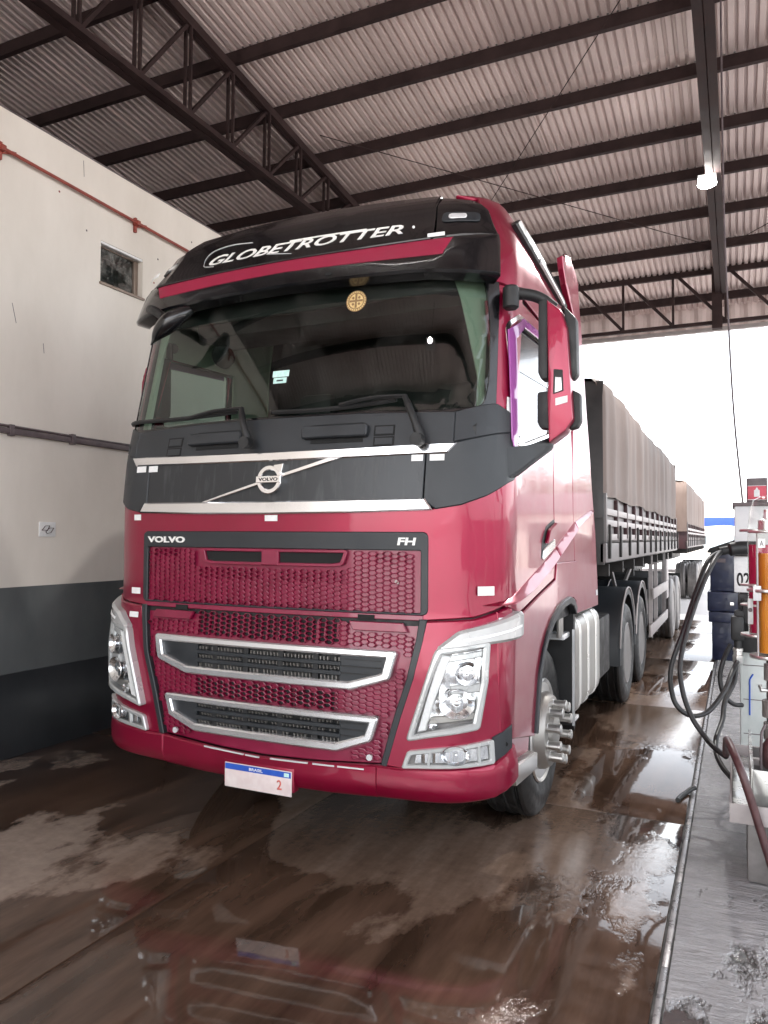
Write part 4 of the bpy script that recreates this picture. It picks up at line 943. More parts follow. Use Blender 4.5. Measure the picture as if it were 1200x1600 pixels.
for a, b_, c, d in ((-.062, 2.615, .046, 2.652), (-.052, 2.578, .034, 2.611)): patch('permit_sticker', [(a, b_), (c, b_), (c, d), (a, d)], 'green', tr, off=.003, th=.001, ch=0, grid=False)
patch('permit_line', [(-.03, 2.590), (.012, 2.590), (.012, 2.598), (-.03, 2.598)], 'band', tr, off=.0045, th=.001, ch=0, grid=False)
def onskin(pts, off): return [SP(u, z)+SN(u, z)*o_ for (u, z), o_ in zip(pts, off)]
for piv, elb, tip, mid in (((-.118, 2.235), (-.200, 2.425), (-1.21, 2.432), (-.62, 2.405)), ((.868, 2.21), (.770, 2.430), (-.02, 2.404), (.40, 2.415))):
    wp = sub('wiper', tr)
    bm = bmesh.new(); P_ = onskin([piv, ((piv[0]*.55+elb[0]*.45), (piv[1]*.5+elb[1]*.5)), elb], [.065, .085, .06]); add_tube(bm, smooth_path(P_, 5), [.023]*3+[.019]*6+[.015]*2, 8)
    bmesh.ops.recalc_face_normals(bm, faces=bm.faces); fin('arm', bm, 'black', wp, 60)
    lathe('pivot_cap', [(-.055, .032), (-.01, .034), (.010, .026), (.014, 0)], 'black', wp, 'Y', SP(*piv)+Vector((0, -.055, 0)), 18)
    P_ = onskin([elb, ((elb[0]+mid[0])/2, (elb[1]+mid[1])/2+.012), mid], [.06, .05, .032]); tube('blade_holder', P_, .011, 'black', wp, 6, 4)
    n = 14; pts = [(elb[0]*.85+.15*mid[0]+(tip[0]-elb[0]*.85-.15*mid[0])*i/n, 0) for i in range(n+1)]
    pts = [(u, elb[1]+(tip[1]-elb[1])*i/n-.016*math.sin(math.pi*i/n)) for i, (u, _) in enumerate(pts)]
    bm = bmesh.new(); add_tube(bm, onskin(pts, [.020]*(n+1)), [.013]*(n+1), 6); bmesh.ops.recalc_face_normals(bm, faces=bm.faces); fin('blade', bm, 'black', wp, 50)
# ---- sun visor and sign panel
def voff(u, z): return lin([(3.05, .13), (3.25, .11), (3.36, .07), (3.62, .02), (3.7, .02)], z)
vs_ = sub('sun_visor', tr)
lo_ = [(-1.165, 3.075), (-1.10, 3.062), (-.85, 3.092), (-.4, 3.103), (0, 3.104), (.4, 3.098), (.85, 3.084), (1.07, 3.050), (1.135, 3.046)]
patch('visor_skirt', lo_+[(1.150, 3.285), (.97, 3.248), (.955, 3.152), (.5, 3.160), (0, 3.175), (-.5, 3.170), (-.955, 3.160), (-.985, 3.25), (-1.165, 3.29)], 'gblack', vs_, off=voff, th=.09, ch=.012, sz=.04, sm=45)
patch('visor_stripe', [(-.96, 3.164), (-.5, 3.174), (0, 3.179), (.5, 3.164), (.95, 3.156), (.985, 3.252), (.5, 3.246), (0, 3.250), (-.5, 3.250), (-1.0, 3.246)], 'stripered', vs_, off=lambda u, z: voff(u, z)+.002, th=.02, ch=.004, sz=.04)
patch('sign_panel', [(-1.01, 3.256), (-.5, 3.258), (0, 3.258), (.5, 3.254), (.885, 3.260), (.955, 3.585), (.5, 3.615), (0, 3.63), (-.5, 3.625), (-.955, 3.60)], 'gblack', vs_, off=lambda u, z: voff(u, z)+.012, th=.05, ch=.006, sz=.05)
both('corner_cap', [(.905, 3.275), (1.150, 3.290), (1.160, 3.48), (1.11, 3.545), (.965, 3.59)], 'gblack', vs_, off=lambda u, z: voff(u, z)-.004, th=.05, ch=.008, sz=.05)
for mf in ((lambda p: p), mir):
    patch('marker_lamp', mf(rnd([(.955, 3.385), (1.10, 3.378), (1.112, 3.440), (.97, 3.448)], .02)), 'band', vs_, off=lambda u, z: voff(u, z)+.004, th=.01, ch=.003)
    patch('marker_lens', mf(rnd([(.985, 3.400), (1.05, 3.398), (1.055, 3.428), (.99, 3.431)], .012)), 'silver', vs_, off=lambda u, z: voff(u, z)+.009, th=.008, ch=.003)
def toff(u, z): return voff(u, z)+.016
tb = text_bm('GLOBETROTTER', .074, 1.375, shear=.30, bold=.016, x0=-.645, z0=3.332, slope=-.012)
skin(tb, 'sign_lettering', 'letter', vs_, toff, .003, 0, su=.05, sz=.2)
# serifs that join the T tops, and the swoosh round the G
patch('sign_stroke', [(-.03, 3.398), (.50, 3.388), (.50, 3.398), (-.03, 3.408)], 'letter', vs_, off=toff, th=.003, ch=0)
sw = [Vector((a, b_, 0)) for a, b_ in [(-.58, 3.315), (-.675, 3.335), (-.71, 3.40), (-.67, 3.452), (-.52, 3.468), (-.34, 3.452)]]
sp_ = smooth_path(sw, 5); pts = [(p.x, p.y) for p in sp_]
patch('swoosh', [(x, y+.004) for x, y in pts]+[(x+.004, y-.004) for x, y in pts[::-1]], 'silver', vs_, off=toff, th=.003, ch=0, grid=False)
patch('swoosh', [(-.16, 3.325), (.02, 3.292), (.025, 3.296), (-.15, 3.333)], 'silver', vs_, off=toff, th=.003, ch=0)
disc('sign_rivet', .79, 3.36, .008, 'letter', vs_, lambda u, z: voff(u, z)+.014, 8, 1.6)
disc('visor_drain', .30, 3.125, .022, 'void', vs_, lambda u, z: voff(u, z)+.002, 10, .5)
# front mirror under the visor's end
fm = sub('front_mirror', tr)
bm = bmesh.new(); A = [Vector(p) for p in ((-.60, .02, 3.05), (-.655, -.02, 3.01), (-.72, -.04, 2.965), (-.79, -.04, 2.915), (-.87, -.01, 2.865))]
add_tube(bm, smooth_path(A, 5), [.022, .03, .036, .042, .047, .05, .053, .056, .057, .058, .057, .055, .052, .047, .042, .036, .03, .022, .014, .008, .004], 12)
bmesh.ops.recalc_face_normals(bm, faces=bm.faces); fin('mirror_shell', bm, 'gblack', fm, 60)
tube('mirror_arm', [(-.80, .02, 3.03), (-.90, .05, 3.09), (-.98, .10, 3.12)], .028, 'black', fm, 8, 4)
bm = bmesh.new(); add_lathe(bm, [(0, .055), (.02, .075), (.06, .07)], 'Y', (0, 0, 0), 20); bmesh.ops.recalc_face_normals(bm, faces=bm.faces)
bmesh.ops.rotate(bm, verts=bm.verts, cent=(0, 0, 0), matrix=Matrix.Rotation(R(35), 3, 'X')); bmesh.ops.translate(bm, verts=bm.verts, vec=(-.62, .33, 2.83)); fin('mirror_reflection', bm, 'void', fm, 50)  # dark disc added in place of the mirror's reflection in the windscreen
# ---- wing mirrors (both sides)
for s_ in (1, -1):
    W_ = sub('wing_mirror', tr)
    if s_ < 0: W_.location = (.03, .20, 0)
    X = lambda x: s_*x
    def mb(nm, pts, ya, yb, mat, bev=.02): return prism(nm, [(X(a), b_) for a, b_ in pts], 'Y', ya, yb, mat, W_, bev)
    mb('mirror_cover', [(1.405, 2.96), (1.478, 2.895), (1.508, 2.80), (1.538, 2.33), (1.50, 2.275), (1.415, 2.215), (1.408, 2.46), (1.412, 2.52)], .37, .50, 'red', .012)
    mb('cover_slot', [(1.440, 2.465), (1.492, 2.478), (1.488, 2.585), (1.443, 2.592)], .362, .372, 'black', .002)
    mb('cover_gap', [(1.450, 2.470), (1.486, 2.480), (1.483, 2.545), (1.452, 2.550)], .358, .364, 'silver', .001)
    mb('main_mirror', [(1.355, 2.99), (1.405, 2.97), (1.405, 2.555), (1.37, 2.55), (1.352, 2.59)], .40, .50, 'black', .012)
    mb('main_mirror_outer', [(1.485, 2.93), (1.545, 2.86), (1.552, 2.57), (1.53, 2.545), (1.49, 2.545)], .42, .50, 'black', .012)
    mb('wide_mirror', [(1.345, 2.49), (1.415, 2.495), (1.415, 2.295), (1.365, 2.295), (1.345, 2.33)], .41, .49, 'black', .016)
    mb('wide_mirror_outer', [(1.52, 2.495), (1.565, 2.47), (1.568, 2.33), (1.55, 2.295), (1.51, 2.285)], .42, .49, 'black', .012)
    mb('mirror_glass', [(1.37, 2.93), (1.53, 2.83), (1.53, 2.57), (1.37, 2.57)], .505, .511, 'mirror', .002)
    tube('mirror_post', [(X(1.43), .45, 2.54), (X(1.43), .45, 2.48)], .016, 'black', W_, 8)
    bm = bmesh.new(); P_ = [(X(1.20), .34, 3.00), (X(1.28), .38, 3.005), (X(1.36), .42, 2.985), (X(1.43), .45, 2.93)]; add_tube(bm, smooth_path(P_, 4), [.034]*4+[.030]*9, 10)
    bmesh.ops.recalc_face_normals(bm, faces=bm.faces); fin('upper_arm', bm, 'black', W_, 60)
    lathe('arm_knuckle', [(-.075, .030), (-.065, .042), (.035, .042), (.045, .034)], 'black', W_, 'Z', (X(1.235), .31, 2.985), 16)
    bm = bmesh.new(); V = []
    for (x, y, z, h) in ((1.215, .235, 2.10, .085), (1.27, .27, 2.115, .075), (1.33, .34, 2.155, .05), (1.42, .44, 2.225, .03)):
        V.append([bm.verts.new((X(x), y-.03, z-h)), bm.verts.new((X(x), y+.04, z-h)), bm.verts.new((X(x), y+.04, z+h)), bm.verts.new((X(x), y-.03, z+h))])
    for a, b_ in zip(V, V[1:]):
        for i in range(4): bm.faces.new((a[i], a[(i+1) % 4], b_[(i+1) % 4], b_[i]))
    bm.faces.new(V[0]); bm.faces.new(V[-1]); bmesh.ops.recalc_face_normals(bm, faces=bm.faces); bmesh.ops.bevel(bm, geom=list(bm.edges), offset=.008, segments=2, affect='EDGES'); fin('lower_arm', bm, 'band', W_, 50)
    if s_ > 0: mb('cover_sticker', [(1.452, 2.405), (1.512, 2.418), (1.512, 2.452), (1.452, 2.442)], .3655, .3695, 'white', .0)
# ---- wheels
def tyre_prof(r, wd, x0):
    h = wd/2
    return [(x0-h+.02, r*.60), (x0-h, r*.70), (x0-h-.004, r*.82), (x0-h+.008, r*.93), (x0-h+.03, r*.985), (x0-h+.05, r)] + \
           [(x0+a*h, r-(.012 if k % 2 else 0)) for k, a in enumerate((-.62, -.58, -.50, -.44, -.10, -.06, .02, .08, .44, .50, .58, .62)) for _ in (0,)] + \
           [(x0+h-.05, r), (x0+h-.03, r*.985), (x0+h-.008, r*.93), (x0+h+.004, r*.82), (x0+h, r*.70), (x0+h-.02, r*.60)]
def wheel(parent, xo, y, r, s_, kind, wd=.30, dirtm='rubber'):
    W_ = sub('wheel', parent); xc = s_*(xo-wd/2)
    lathe('tyre', tyre_prof(r, wd, xc), dirtm, W_, 'X', (0, y, r-.012), 56, True, 30)
    e = s_*xo; k = s_
    rim = {'front': 'alu', 'drive': 'wheelgrey', 'trailer': 'wheelgrey'}[kind]
    if kind == 'front':
        lathe('rim', [(e-k*.012, r*.615), (e-k*.002, r*.60), (e-k*.01, r*.565), (e-k*.07, r*.53), (e-k*.07, .12)], rim, W_, 'X', (0, y, r-.012), 48)
        lathe('hub_cover', [(e-k*.06, .245), (e+k*.015, .238), (e+k*.050, .215), (e+k*.062, .170), (e+k*.045, .120), (e+k*.075, .105), (e+k*.09, .06), (e+k*.092, 0)], 'aludull', W_, 'X', (0, y, r-.012), 44)
        for i in range(10):
            a = 2*math.pi*(i+.5)/10; c = (0, y+.168*math.cos(a), r-.012+.168*math.sin(a))
            lathe('nut_cover', [(e+k*.045, .030), (e+k*.060, .030), (e+k*.062, .027), (e+k*.122, .027), (e+k*.124, .031), (e+k*.138, .031), (e+k*.142, .024), (e+k*.143, 0)], 'alu', W_, 'X', c, 14)
    elif kind == 'drive':
        lathe('rim', [(e-k*.012, r*.615), (e-k*.004, r*.59), (e-k*.03, r*.55), (e-k*.14, r*.50), (e-k*.15, .16), (e-k*.05, .15), (e-k*.04, .10), (e-k*.035, 0)], rim, W_, 'X', (0, y, r-.012), 40)
        for i in range(10):
            a = 2*math.pi*i/10; lathe('nut_cover', [(e-k*.15, .018), (e-k*.10, .016), (e-k*.098, 0)], 'chrome', W_, 'X', (0, y+.19*math.cos(a), r-.012+.19*math.sin(a)), 8)
        lathe('tyre', tyre_prof(r, wd, xc-s_*.34), dirtm, W_, 'X', (0, y, r-.012), 40, True, 30)
    else:
        lathe('rim', [(e-k*.012, r*.615), (e-k*.004, r*.59), (e-k*.03, r*.55), (e-k*.12, r*.50), (e-k*.13, .15), (e-k*.04, .14), (e-k*.03, 0)], rim, W_, 'X', (0, y, r-.012), 32)
        lathe('tyre', tyre_prof(r, wd, xc-s_*.34), dirtm, W_, 'X', (0, y, r-.012), 32, True, 30)
    return W_
RT = .525
for s_ in (1, -1):
    wheel(tr, 1.165, 1.36, RT, s_, 'front')
    for y in (5.0, 6.32): wheel(tr, 1.225, y, RT, s_, 'drive')
    # drive wheel fenders: rounded black half rings with pale beads painting the rim highlight
    for y in (5.0, 6.32):
        F_ = sub('fender', tr)
        bm = bmesh.new(); n = 18; ring = []
        for i in range(n+1):
            a = R(8+164*i/n) if y > 6 else R(-6+186*i/n)
            a = math.pi-a; rr = .625; c, d = y+rr*math.cos(a), RT+rr*math.sin(a)*1.06
            ring.append([bm.verts.new((s_*x, y+(rr+o_)*math.cos(a), RT+(rr+o_)*math.sin(a)*1.1)) for x, o_ in ((.60, 0), (1.19, 0), (1.225, -.02), (1.225, -.07), (1.215, -.07), (1.205, -.03), (.60, -.03))])
        for a, b_ in zip(ring, ring[1:]):
            for i in range(7): bm.faces.new((a[i], a[(i+1) % 7], b_[(i+1) % 7], b_[i]))
        bm.faces.new(ring[0]); bm.faces.new(ring[-1]); bmesh.ops.recalc_face_normals(bm, faces=bm.faces); fin('fender_shell', bm, 'band', F_, 40)
        for xx in (.86, 1.226):
            pts = [(s_*xx, y+.632*math.cos(math.pi-a), RT+.632*1.1*math.sin(math.pi-a)-.01*(xx > 1)) for a in [R((10 if xx > 1 else 40)+(150 if xx > 1 else 70)*i/20) for i in range(21)]]
            tube('highlight_bead', pts, .009 if xx > 1 else .006, 'boardrail', F_, 6)
# ---- tank, step, chassis
for s_ in (1, -1):
    T_ = sub('fuel_tank', tr); x0, x1 = .62, 1.215
    sec = rnd([(x0, .42), (x1, .42), (x1, 1.15), (x0, 1.15)], .13, 5)
    prism('tank_body', [(s_*a, b_) for a, b_ in sec], 'Y', 2.16, 3.20, 'aludull', T_, .012)
    grow2 = [((a-.92)*1.022+.92, (b_-.785)*1.02+.785) for a, b_ in sec]
    for y in (2.28, 2.62, 2.98): prism('strap', [(s_*a, b_) for a, b_ in grow2], 'Y', y, y+.06, 'alu', T_, .004)
    bm = bmesh.new(); add_lathe(bm, [(1.15, .05), (1.185, .05), (1.19, .04)], 'Z', (s_*1.08, 2.48, 0), 16); bmesh.ops.recalc_face_normals(bm, faces=bm.faces); fin('filler_cap', bm, 'band', T_, 40)
    S_ = sub('side_step', tr)
    box('step_box', (min(s_*.95, s_*1.21), 1.93, .50), (max(s_*.95, s_*1.21), 2.14, .80), 'black', S_, .01)
    bm = bmesh.new()
    for i in range(5): add_box(bm, (min(s_*.96, s_*1.225), 1.94+.04*i, .80), (max(s_*.96, s_*1.225), 1.962+.04*i, .822), .002)
    fin('step_tread', bm, 'aludull', S_)
    box('step_edge', (min(s_*1.20, s_*1.235), 1.95, .43), (max(s_*1.20, s_*1.235), 2.14, .455), 'silver', S_, .004)
    lathe('side_marker', [(0, .032), (.006, .032), (.010, .02)], 'orange', S_, 'X', (s_*1.211, 1.98, .66), 8)
    box('arch_step', (min(s_*1.10, s_*1.235), 1.62, 1.05), (max(s_*1.10, s_*1.235), 1.82, 1.09), 'silver', S_, .008)
    box('arch_bracket', (min(s_*1.20, s_*1.225), 1.55, 1.07), (max(s_*1.20, s_*1.225), 1.66, 1.22), 'aludull', S_, .008)
    box('frame_rail', (min(s_*.38, s_*.46), .3, .72), (max(s_*.38, s_*.46), 7.1, 1.0), 'frame', tr, .01)
    box('wheel_well', (min(s_*.62, s_*.66), .62, .45), (max(s_*.62, s_*.66), 1.95, 1.30), 'frame', tr, 0)
    box('wheel_well_top', (min(s_*.66, s_*1.2), .75, 1.30), (max(s_*.66, s_*1.2), 1.95, 1.335), 'frame', tr, 0)
    box('battery_box', (min(s_*.55, s_*1.15), 3.3, .45), (max(s_*.55, s_*1.15), 4.2, 1.0), 'frame', tr, .02)
box('engine', (-.42, .25, .42), (.42, 2.0, 1.25), 'frame', tr, .05)  # plain dark bulk added to block light under the cab
box('front_beam', (-1.0, .12, .50), (1.0, .24, .72), 'frame', tr, .02)
box('radiator', (-.55, .10, .60), (.55, .14, 1.60), 'void', tr, 0)
bm = bmesh.new(); add_tube(bm, [(-1.0, 1.36, .51), (1.0, 1.36, .51)], .07, 10); 
for y in (5.0, 6.32): add_tube(bm, [(-1.1, y, .51), (1.1, y, .51)], .10, 10)
add_lathe(bm, [(1.12, .45), (1.20, .45)], 'Z', (0, 5.6, 0), 24)
bmesh.ops.recalc_face_normals(bm, faces=bm.faces); fin('axle', bm, 'frame', tr, 40)

# ================================================================== TRAILERS
def trailer(y0, y1, zt, label, wheel_y, tarpm, dusty, first):
    T = thing('grain_trailer', label, 'trailer', (0, 0, 0), 'tarp covered trailers of the road train')
    xh = 1.285; zb, zm = 1.53, 2.08
    rnd_ = random.Random(int(y0*10))
    # tarpaulin: draped sides with vertical folds, rounded top
    bm = bmesh.new(); ny = int((y1-y0)/.07); prof = [(0, 0), (.04, 0), (.09, .003), (.14, 0), (.3, 0), (.5, 0), (.7, 0), (.88, -.006), (.96, -.02), (1, -.055)]
    ph = [rnd_.uniform(0, 6.28) for _ in range(6)]
    def fold(y, t):
        return (.020*math.sin(y*5.1+ph[0]+1.1*math.sin(y*.9+ph[4]))+.014*math.sin(y*8.7+ph[1]+t*.8)+.009*math.sin(y*15.3+ph[2]))*(.45+.55*(1-abs(2*t-1)))
    rows = []
    for j in range(ny+1):
        y = y0+(y1-y0)*j/ny; e = min((y-y0), (y1-y))/.10; rr = .05*max(0, 1-e)**2; row = []
        for s_ in (1, -1):
            side_ = [bm.verts.new((s_*(xh+.012+dx+fold(y, t)*.8-rr), y, zm+(zt-zm)*t+.012*math.sin(y*3.4+ph[3])*(t < .01)+.02*math.sin(y*1.3+ph[5])*(t > .95))) for t, dx in prof]
            row.append(side_)
        rows.append(row[0]+[bm.verts.new((.6, y, zt+.05)), bm.verts.new((0, y, zt+.07)), bm.verts.new((-.6, y, zt+.05))]+row[1][::-1])
    for a, b_ in zip(rows, rows[1:]):
        for i in range(len(a)-1): bm.faces.new((a[i], b_[i], b_[i+1], a[i+1]))
    fin('tarpaulin', bm, tarpm, T, 60)
    # front and rear cloth
    bm = bmesh.new(); n = 30; g = []
    for j in range(9):
        z = 1.9+(zt-.03-1.9)*j/8; g.append([bm.verts.new((-xh+2*xh*i/n, y0-.02+.012*math.sin(i*1.7+j*.5)+.02*math.sin(i*.6)+.06*(j == 8), z+(.03*math.sin(math.pi*i/n) if j == 8 else 0))) for i in range(n+1)])
    for a, b_ in zip(g, g[1:]):
        for i in range(n): bm.faces.new((a[i], a[i+1], b_[i+1], b_[i]))
    fin('front_cloth', bm, 'tarpdark' if first else 'tarp', T, 60)
    box('rear_cloth', (-xh, y1-.03, 1.9), (xh, y1, zt), tarpm, T, .01)
    box('front_board', (-xh, y0, zb-.02), (xh, y0+.05, 2.1), 'tarpdark' if first else 'darkred', T, .005)
    box('rear_board', (-xh, y1-.06, zb), (xh, y1-.032, 2.1), 'darkred', T, .005)
    box('load_floor', (-xh+.05, y0+.06, zb-.02), (xh-.05, y1-.07, zb+.05), 'frame', T, 0)
    box('load', (-xh+.06, y0+.07, zb+.06), (xh-.06, y1-.08, zt-.15), 'tarpdark', T, 0)
    L = y1-y0
    for s_ in (1, -1):
        X = lambda a, b_: (min(s_*a, s_*b_), max(s_*a, s_*b_))
        def sb(nm, a, b_, ya, yb, za, zc, mat, bev=.004):
            p, q = X(a, b_); return box(nm, (p, ya, za), (q, yb, zc), mat, T, bev)
        sb('side_rail', xh-.03, xh+.02, y0, y1, zb, zb+.16, 'board')
        nb = 3; wb = (L-.10)/nb
        for k in range(nb):
            ya = y0+.05+wb*k+.02; yb = ya+wb-.04
            sb('side_board', xh-.05, xh-.02, ya, yb, zb+.17, zm+.02, 'board', .003)
            for zz in (zb+.185, 1.835, 1.93): sb('board_rail', xh-.0195, xh+.012, ya, yb, zz, zz+.055, 'boardrail', .004)
            np_ = 4
            for i in range(np_+1):
                yy = ya+(yb-ya)*i/np_
                sb('board_post', xh-.019, xh+.0155, yy-.028, yy+.028, zb+.20, zm, 'darkred', .004)
                if i < np_ or k == nb-1:
                    H_ = prism('hinge', [(yy+.03, zb+.03), (yy+.075, zb+.03), (yy+.085, zb+.12), (yy+.085, zb+.25), (yy+.07, zb+.30), (yy+.03, zb+.32)], 'X', *X(xh+.021, xh+.042), 'frame', T, .004)
        for k in range(nb+1):
            yy = y0+.05+wb*k; sb('pillar', xh-.04, xh+.018, yy-.022, yy+.022, zb+.165, zm+.03, 'board', .004)
    # chassis
    for sx in (-.45, .45): box('chassis_beam', (sx-.06, y0+.6, 1.12), (sx+.06, y1+(2.4 if first else -.2), 1.48), 'frame', T, .01)
    bm = bmesh.new(); y = y0+.4
    while y < y1: add_box(bm, (-xh+.02, y, 1.40), (xh-.02, y+.06, 1.505)); y += .9
    fin('cross_member', bm, 'frame', T)
    for yy in wheel_y:
        for s_ in (1, -1): wheel(T, 1.27, yy, .52, s_, 'trailer', .28, dusty)
        tube('axle', [(-1.1, yy, .51), (1.1, yy, .51)], .07, 'frame', T, 8)
    if first:
        # landing legs, tool boxes, side guards
        for s_ in (1, -1):
            for x_, yy in ((1.02, 5.8+y0*0+2.1),):
                box('landing_leg', (min(s_*.82, s_*.94), yy, .32), (max(s_*.82, s_*.94), yy+.12, 1.40), 'frame', T, .01); box('leg_foot', (min(s_*.78, s_*.98), yy-.06, .27), (max(s_*.78, s_*.98), yy+.18, .31), 'frame', T, .01)
            for a, b_, c, d in ((5.3, 6.0, 1.40, .95), (5.6, 7.2, .95, 1.38)): bar('stay', (s_*1.0, a, c), (s_*1.0, b_, d), .03, .05, 'wheelgrey', T)
            for yy in (7.35, 8.05, 9.35): bar('guard_post', (s_*1.225, yy, .40), (s_*1.225, yy, 1.52), .05, .03, 'boardrail', T, (0, 1, 0))
            for z in (.46, .92): box('side_guard', (min(s_*1.25, s_*1.275), 7.3 if z > .8 else 6.9, z), (max(s_*1.25, s_*1.275), 9.55, z+.14), 'boardrail', T, .006)
            box('tool_box', (min(s_*.70, s_*1.20), 7.0, .50), (max(s_*.70, s_*1.20), 7.3, 1.05), 'black', T, .015)
            box('tool_box', (min(s_*.50, s_*1.18), 7.42, .36), (max(s_*.50, s_*1.18), 9.72, 1.20), 'void', T, .015)
            box('mudguard_stay', (min(s_*1.18, s_*1.24), 9.75, .75), (max(s_*1.18, s_*1.24), 10.15, 1.50), 'boardrail', T, .01)
    for s_ in (1, -1): prism('mudflap', [(wheel_y[-1]+.62, .30), (wheel_y[-1]+.64, .30), (wheel_y[-1]+.64, 1.05), (wheel_y[-1]+.62, 1.05)], 'X', *sorted((s_*.65, s_*1.26)), 'black', T)
    box('bumper', (-1.2, y1-.1, .55), (1.2, y1-.02, .67), 'boardrail', T, .01) if not first else None
    return T
trailer(2.98, 11.25, 3.08, 'tan tarpaulin covered grain trailer coupled directly behind the red tractor', (10.85, 12.15), 'tarp', 'wheelgrey', True)
trailer(14.7, 25.0, 3.06, 'second tan tarpaulin trailer standing out in the daylight at the rear of the train', (20.6, 21.85, 23.1), 'tarp', 'wheelgrey', False)

# ================================================================== FUEL ISLAND
# grey pump cabinet
P_ = thing('fuel_pump', 'light grey fuel pump marked 02 with black nozzle at its corner', 'fuel pump', (0, 0, 0))
cx0, cx1, cy0, cy1 = 2.268, 3.05, 2.72, 3.35
box('cabinet_head', (cx0, cy0, 1.335), (cx1, cy1, 1.985), 'pumpgrey', P_, .012)
box('cabinet_base', (cx0+.03, cy0+.03, .013), (cx1-.03, cy1-.02, 1.325), 'pumpgreen', P_, .01)
box('top_rim', (cx0-.012, cy0-.012, 1.975), (cx1+.012, cy1+.012, 2.005), 'conduit', P_, .004)
box('head_seam', (cx0+.002, cy0-.002, 1.605), (cx1, cy0-.0005, 1.612), 'void', P_, 0)
box('number_panel', (cx0-.004, cy0-.006, 1.34), (cx0+.40, cy0-.0022, 1.60), 'white', P_, .002)
flat_text('pump_number', '02', 'black', P_, (2.281, cy0-.0065, 1.385), (1, 0, 0), (0, 0, 1), .10, .088, .001, bold=.02)
box('black_panel', (cx0+.02, cy0-.02, .90), (cx1-.03, cy0+.028, 1.33), 'black', P_, .01)
bm = bmesh.new(); add_tube(bm, smooth_path([(cx0+.16, cy0-.02, 1.665), (cx0+.04, cy0-.06, 1.665), (cx0-.03, cy0-.08, 1.655), (cx0-.10, cy0-.10, 1.64)], 5), [.052]*6+[.05]*5+[.030]*5, 14)
bmesh.ops.recalc_face_normals(bm, faces=bm.faces); fin('hose_outlet', bm, 'black', P_, 50)
bm = bmesh.new()
for z in (.30, .55, .80): add_box(bm, (cx0+.05, cy0+.0285, z), (cx0+.34, cy0+.0295, z+.006))
fin('panel_seam', bm, 'conduit', P_)
tube('blue_mark', [(2.385, cy0+.026, .74), (2.362, cy0+.026, .70), (2.360, cy0+.026, .44)], .006, 'blueplate', P_, 6)
# nozzle
N_ = sub('nozzle', P_)
bm = bmesh.new()
add_box(bm, (2.315, 2.56, 1.12), (2.40, 2.68, 1.30), .02); add_box(bm, (2.262, 2.56, 1.12), (2.335, 2.64, 1.22), .02); add_box(bm, (2.24, 2.53, 1.00), (2.33, 2.62, 1.18), .025)
add_tube(bm, smooth_path([(2.40, 2.60, 1.27), (2.425, 2.56, 1.20), (2.40, 2.55, 1.11), (2.345, 2.56, 1.05)], 5), .013, 8)
add_tube(bm, [(2.285, 2.57, 1.03), (2.285, 2.57, .885)], .026, 12)
fin('nozzle_body', bm, 'black', N_, 45)
lathe('coupling', [(.84, .030), (.855, .036), (.895, .036), (.90, .030), (.925, .030), (.93, .035), (.945, .035), (.95, .028)], 'alu', N_, 'Z', (2.285, 2.57, 0), 18)
box('bolt', (2.235, 2.54, 1.25), (2.262, 2.565, 1.275), 'alu', N_, .006)
h1 = [(2.19, 2.63, 1.645), (2.10, 2.40, 1.58), (2.03, 2.2, 1.38), (1.955, 2.05, 1.12), (1.875, 2.0, .86), (1.885, 2.0, .67), (1.94, 2.0, .58), (2.02, 2.02, .55), (2.11, 2.08, .585), (2.20, 2.2, .70), (2.245, 2.35, .80), (2.285, 2.57, .86)]
tube('delivery_hose', h1, .0165, 'hose', P_, 10, 8)
h2 = [(2.185, 2.66, 1.65), (2.13, 2.3, 1.56), (2.03, 2.05, 1.30), (1.945, 1.9, .96), (1.955, 1.82, .76), (2.015, 1.75, .60), (2.09, 1.70, .50), (2.15, 1.62, .455), (2.215, 1.50, .44)]
tube('delivery_hose', h2, .0165, 'hose', P_, 10, 8)
h3 = [(2.275, 2.60, .86), (2.26, 2.5, .72), (2.20, 2.35, .60), (2.185, 2.2, .50), (2.15, 2.0, .42), (2.155, 1.85, .36), (2.19, 1.75, .31), (2.24, 1.68, .27)]
tube('delivery_hose', h3, .0165, 'hose', P_, 10, 8)
h4 = [(2.235, 2.70, .95), (2.19, 2.62, .85), (2.165, 2.6, .72), (2.19, 2.6, .60), (2.25, 2.62, .535), (2.31, 2.68, .52)]
tube('delivery_hose', h4, .0165, 'hose', P_, 10, 8)
# red topped sign on the pump
S_ = thing('pump_sign', 'small grey framed sign with red face standing on the grey fuel pump', 'sign', (0, 0, 0))
box('sign_frame', (2.352, 2.74, 2.006), (2.492, 2.80, 2.185), 'conduit', S_, .006)
box('sign_face', (2.360, 2.7365, 2.022), (2.484, 2.7392, 2.128), 'signred', S_, .001)
prism('sign_icon', [(2.402, 2.045), (2.440, 2.045), (2.440, 2.092), (2.430, 2.098), (2.424, 2.112), (2.418, 2.112), (2.412, 2.098), (2.402, 2.092)], 'Y', 2.7345, 2.7362, 'pumpgrey', S_)
for z in (2.0235, 2.1245): box('sign_line', (2.360, 2.7350, z), (2.484, 2.7363, z+.003), 'pumpgrey', S_, 0)
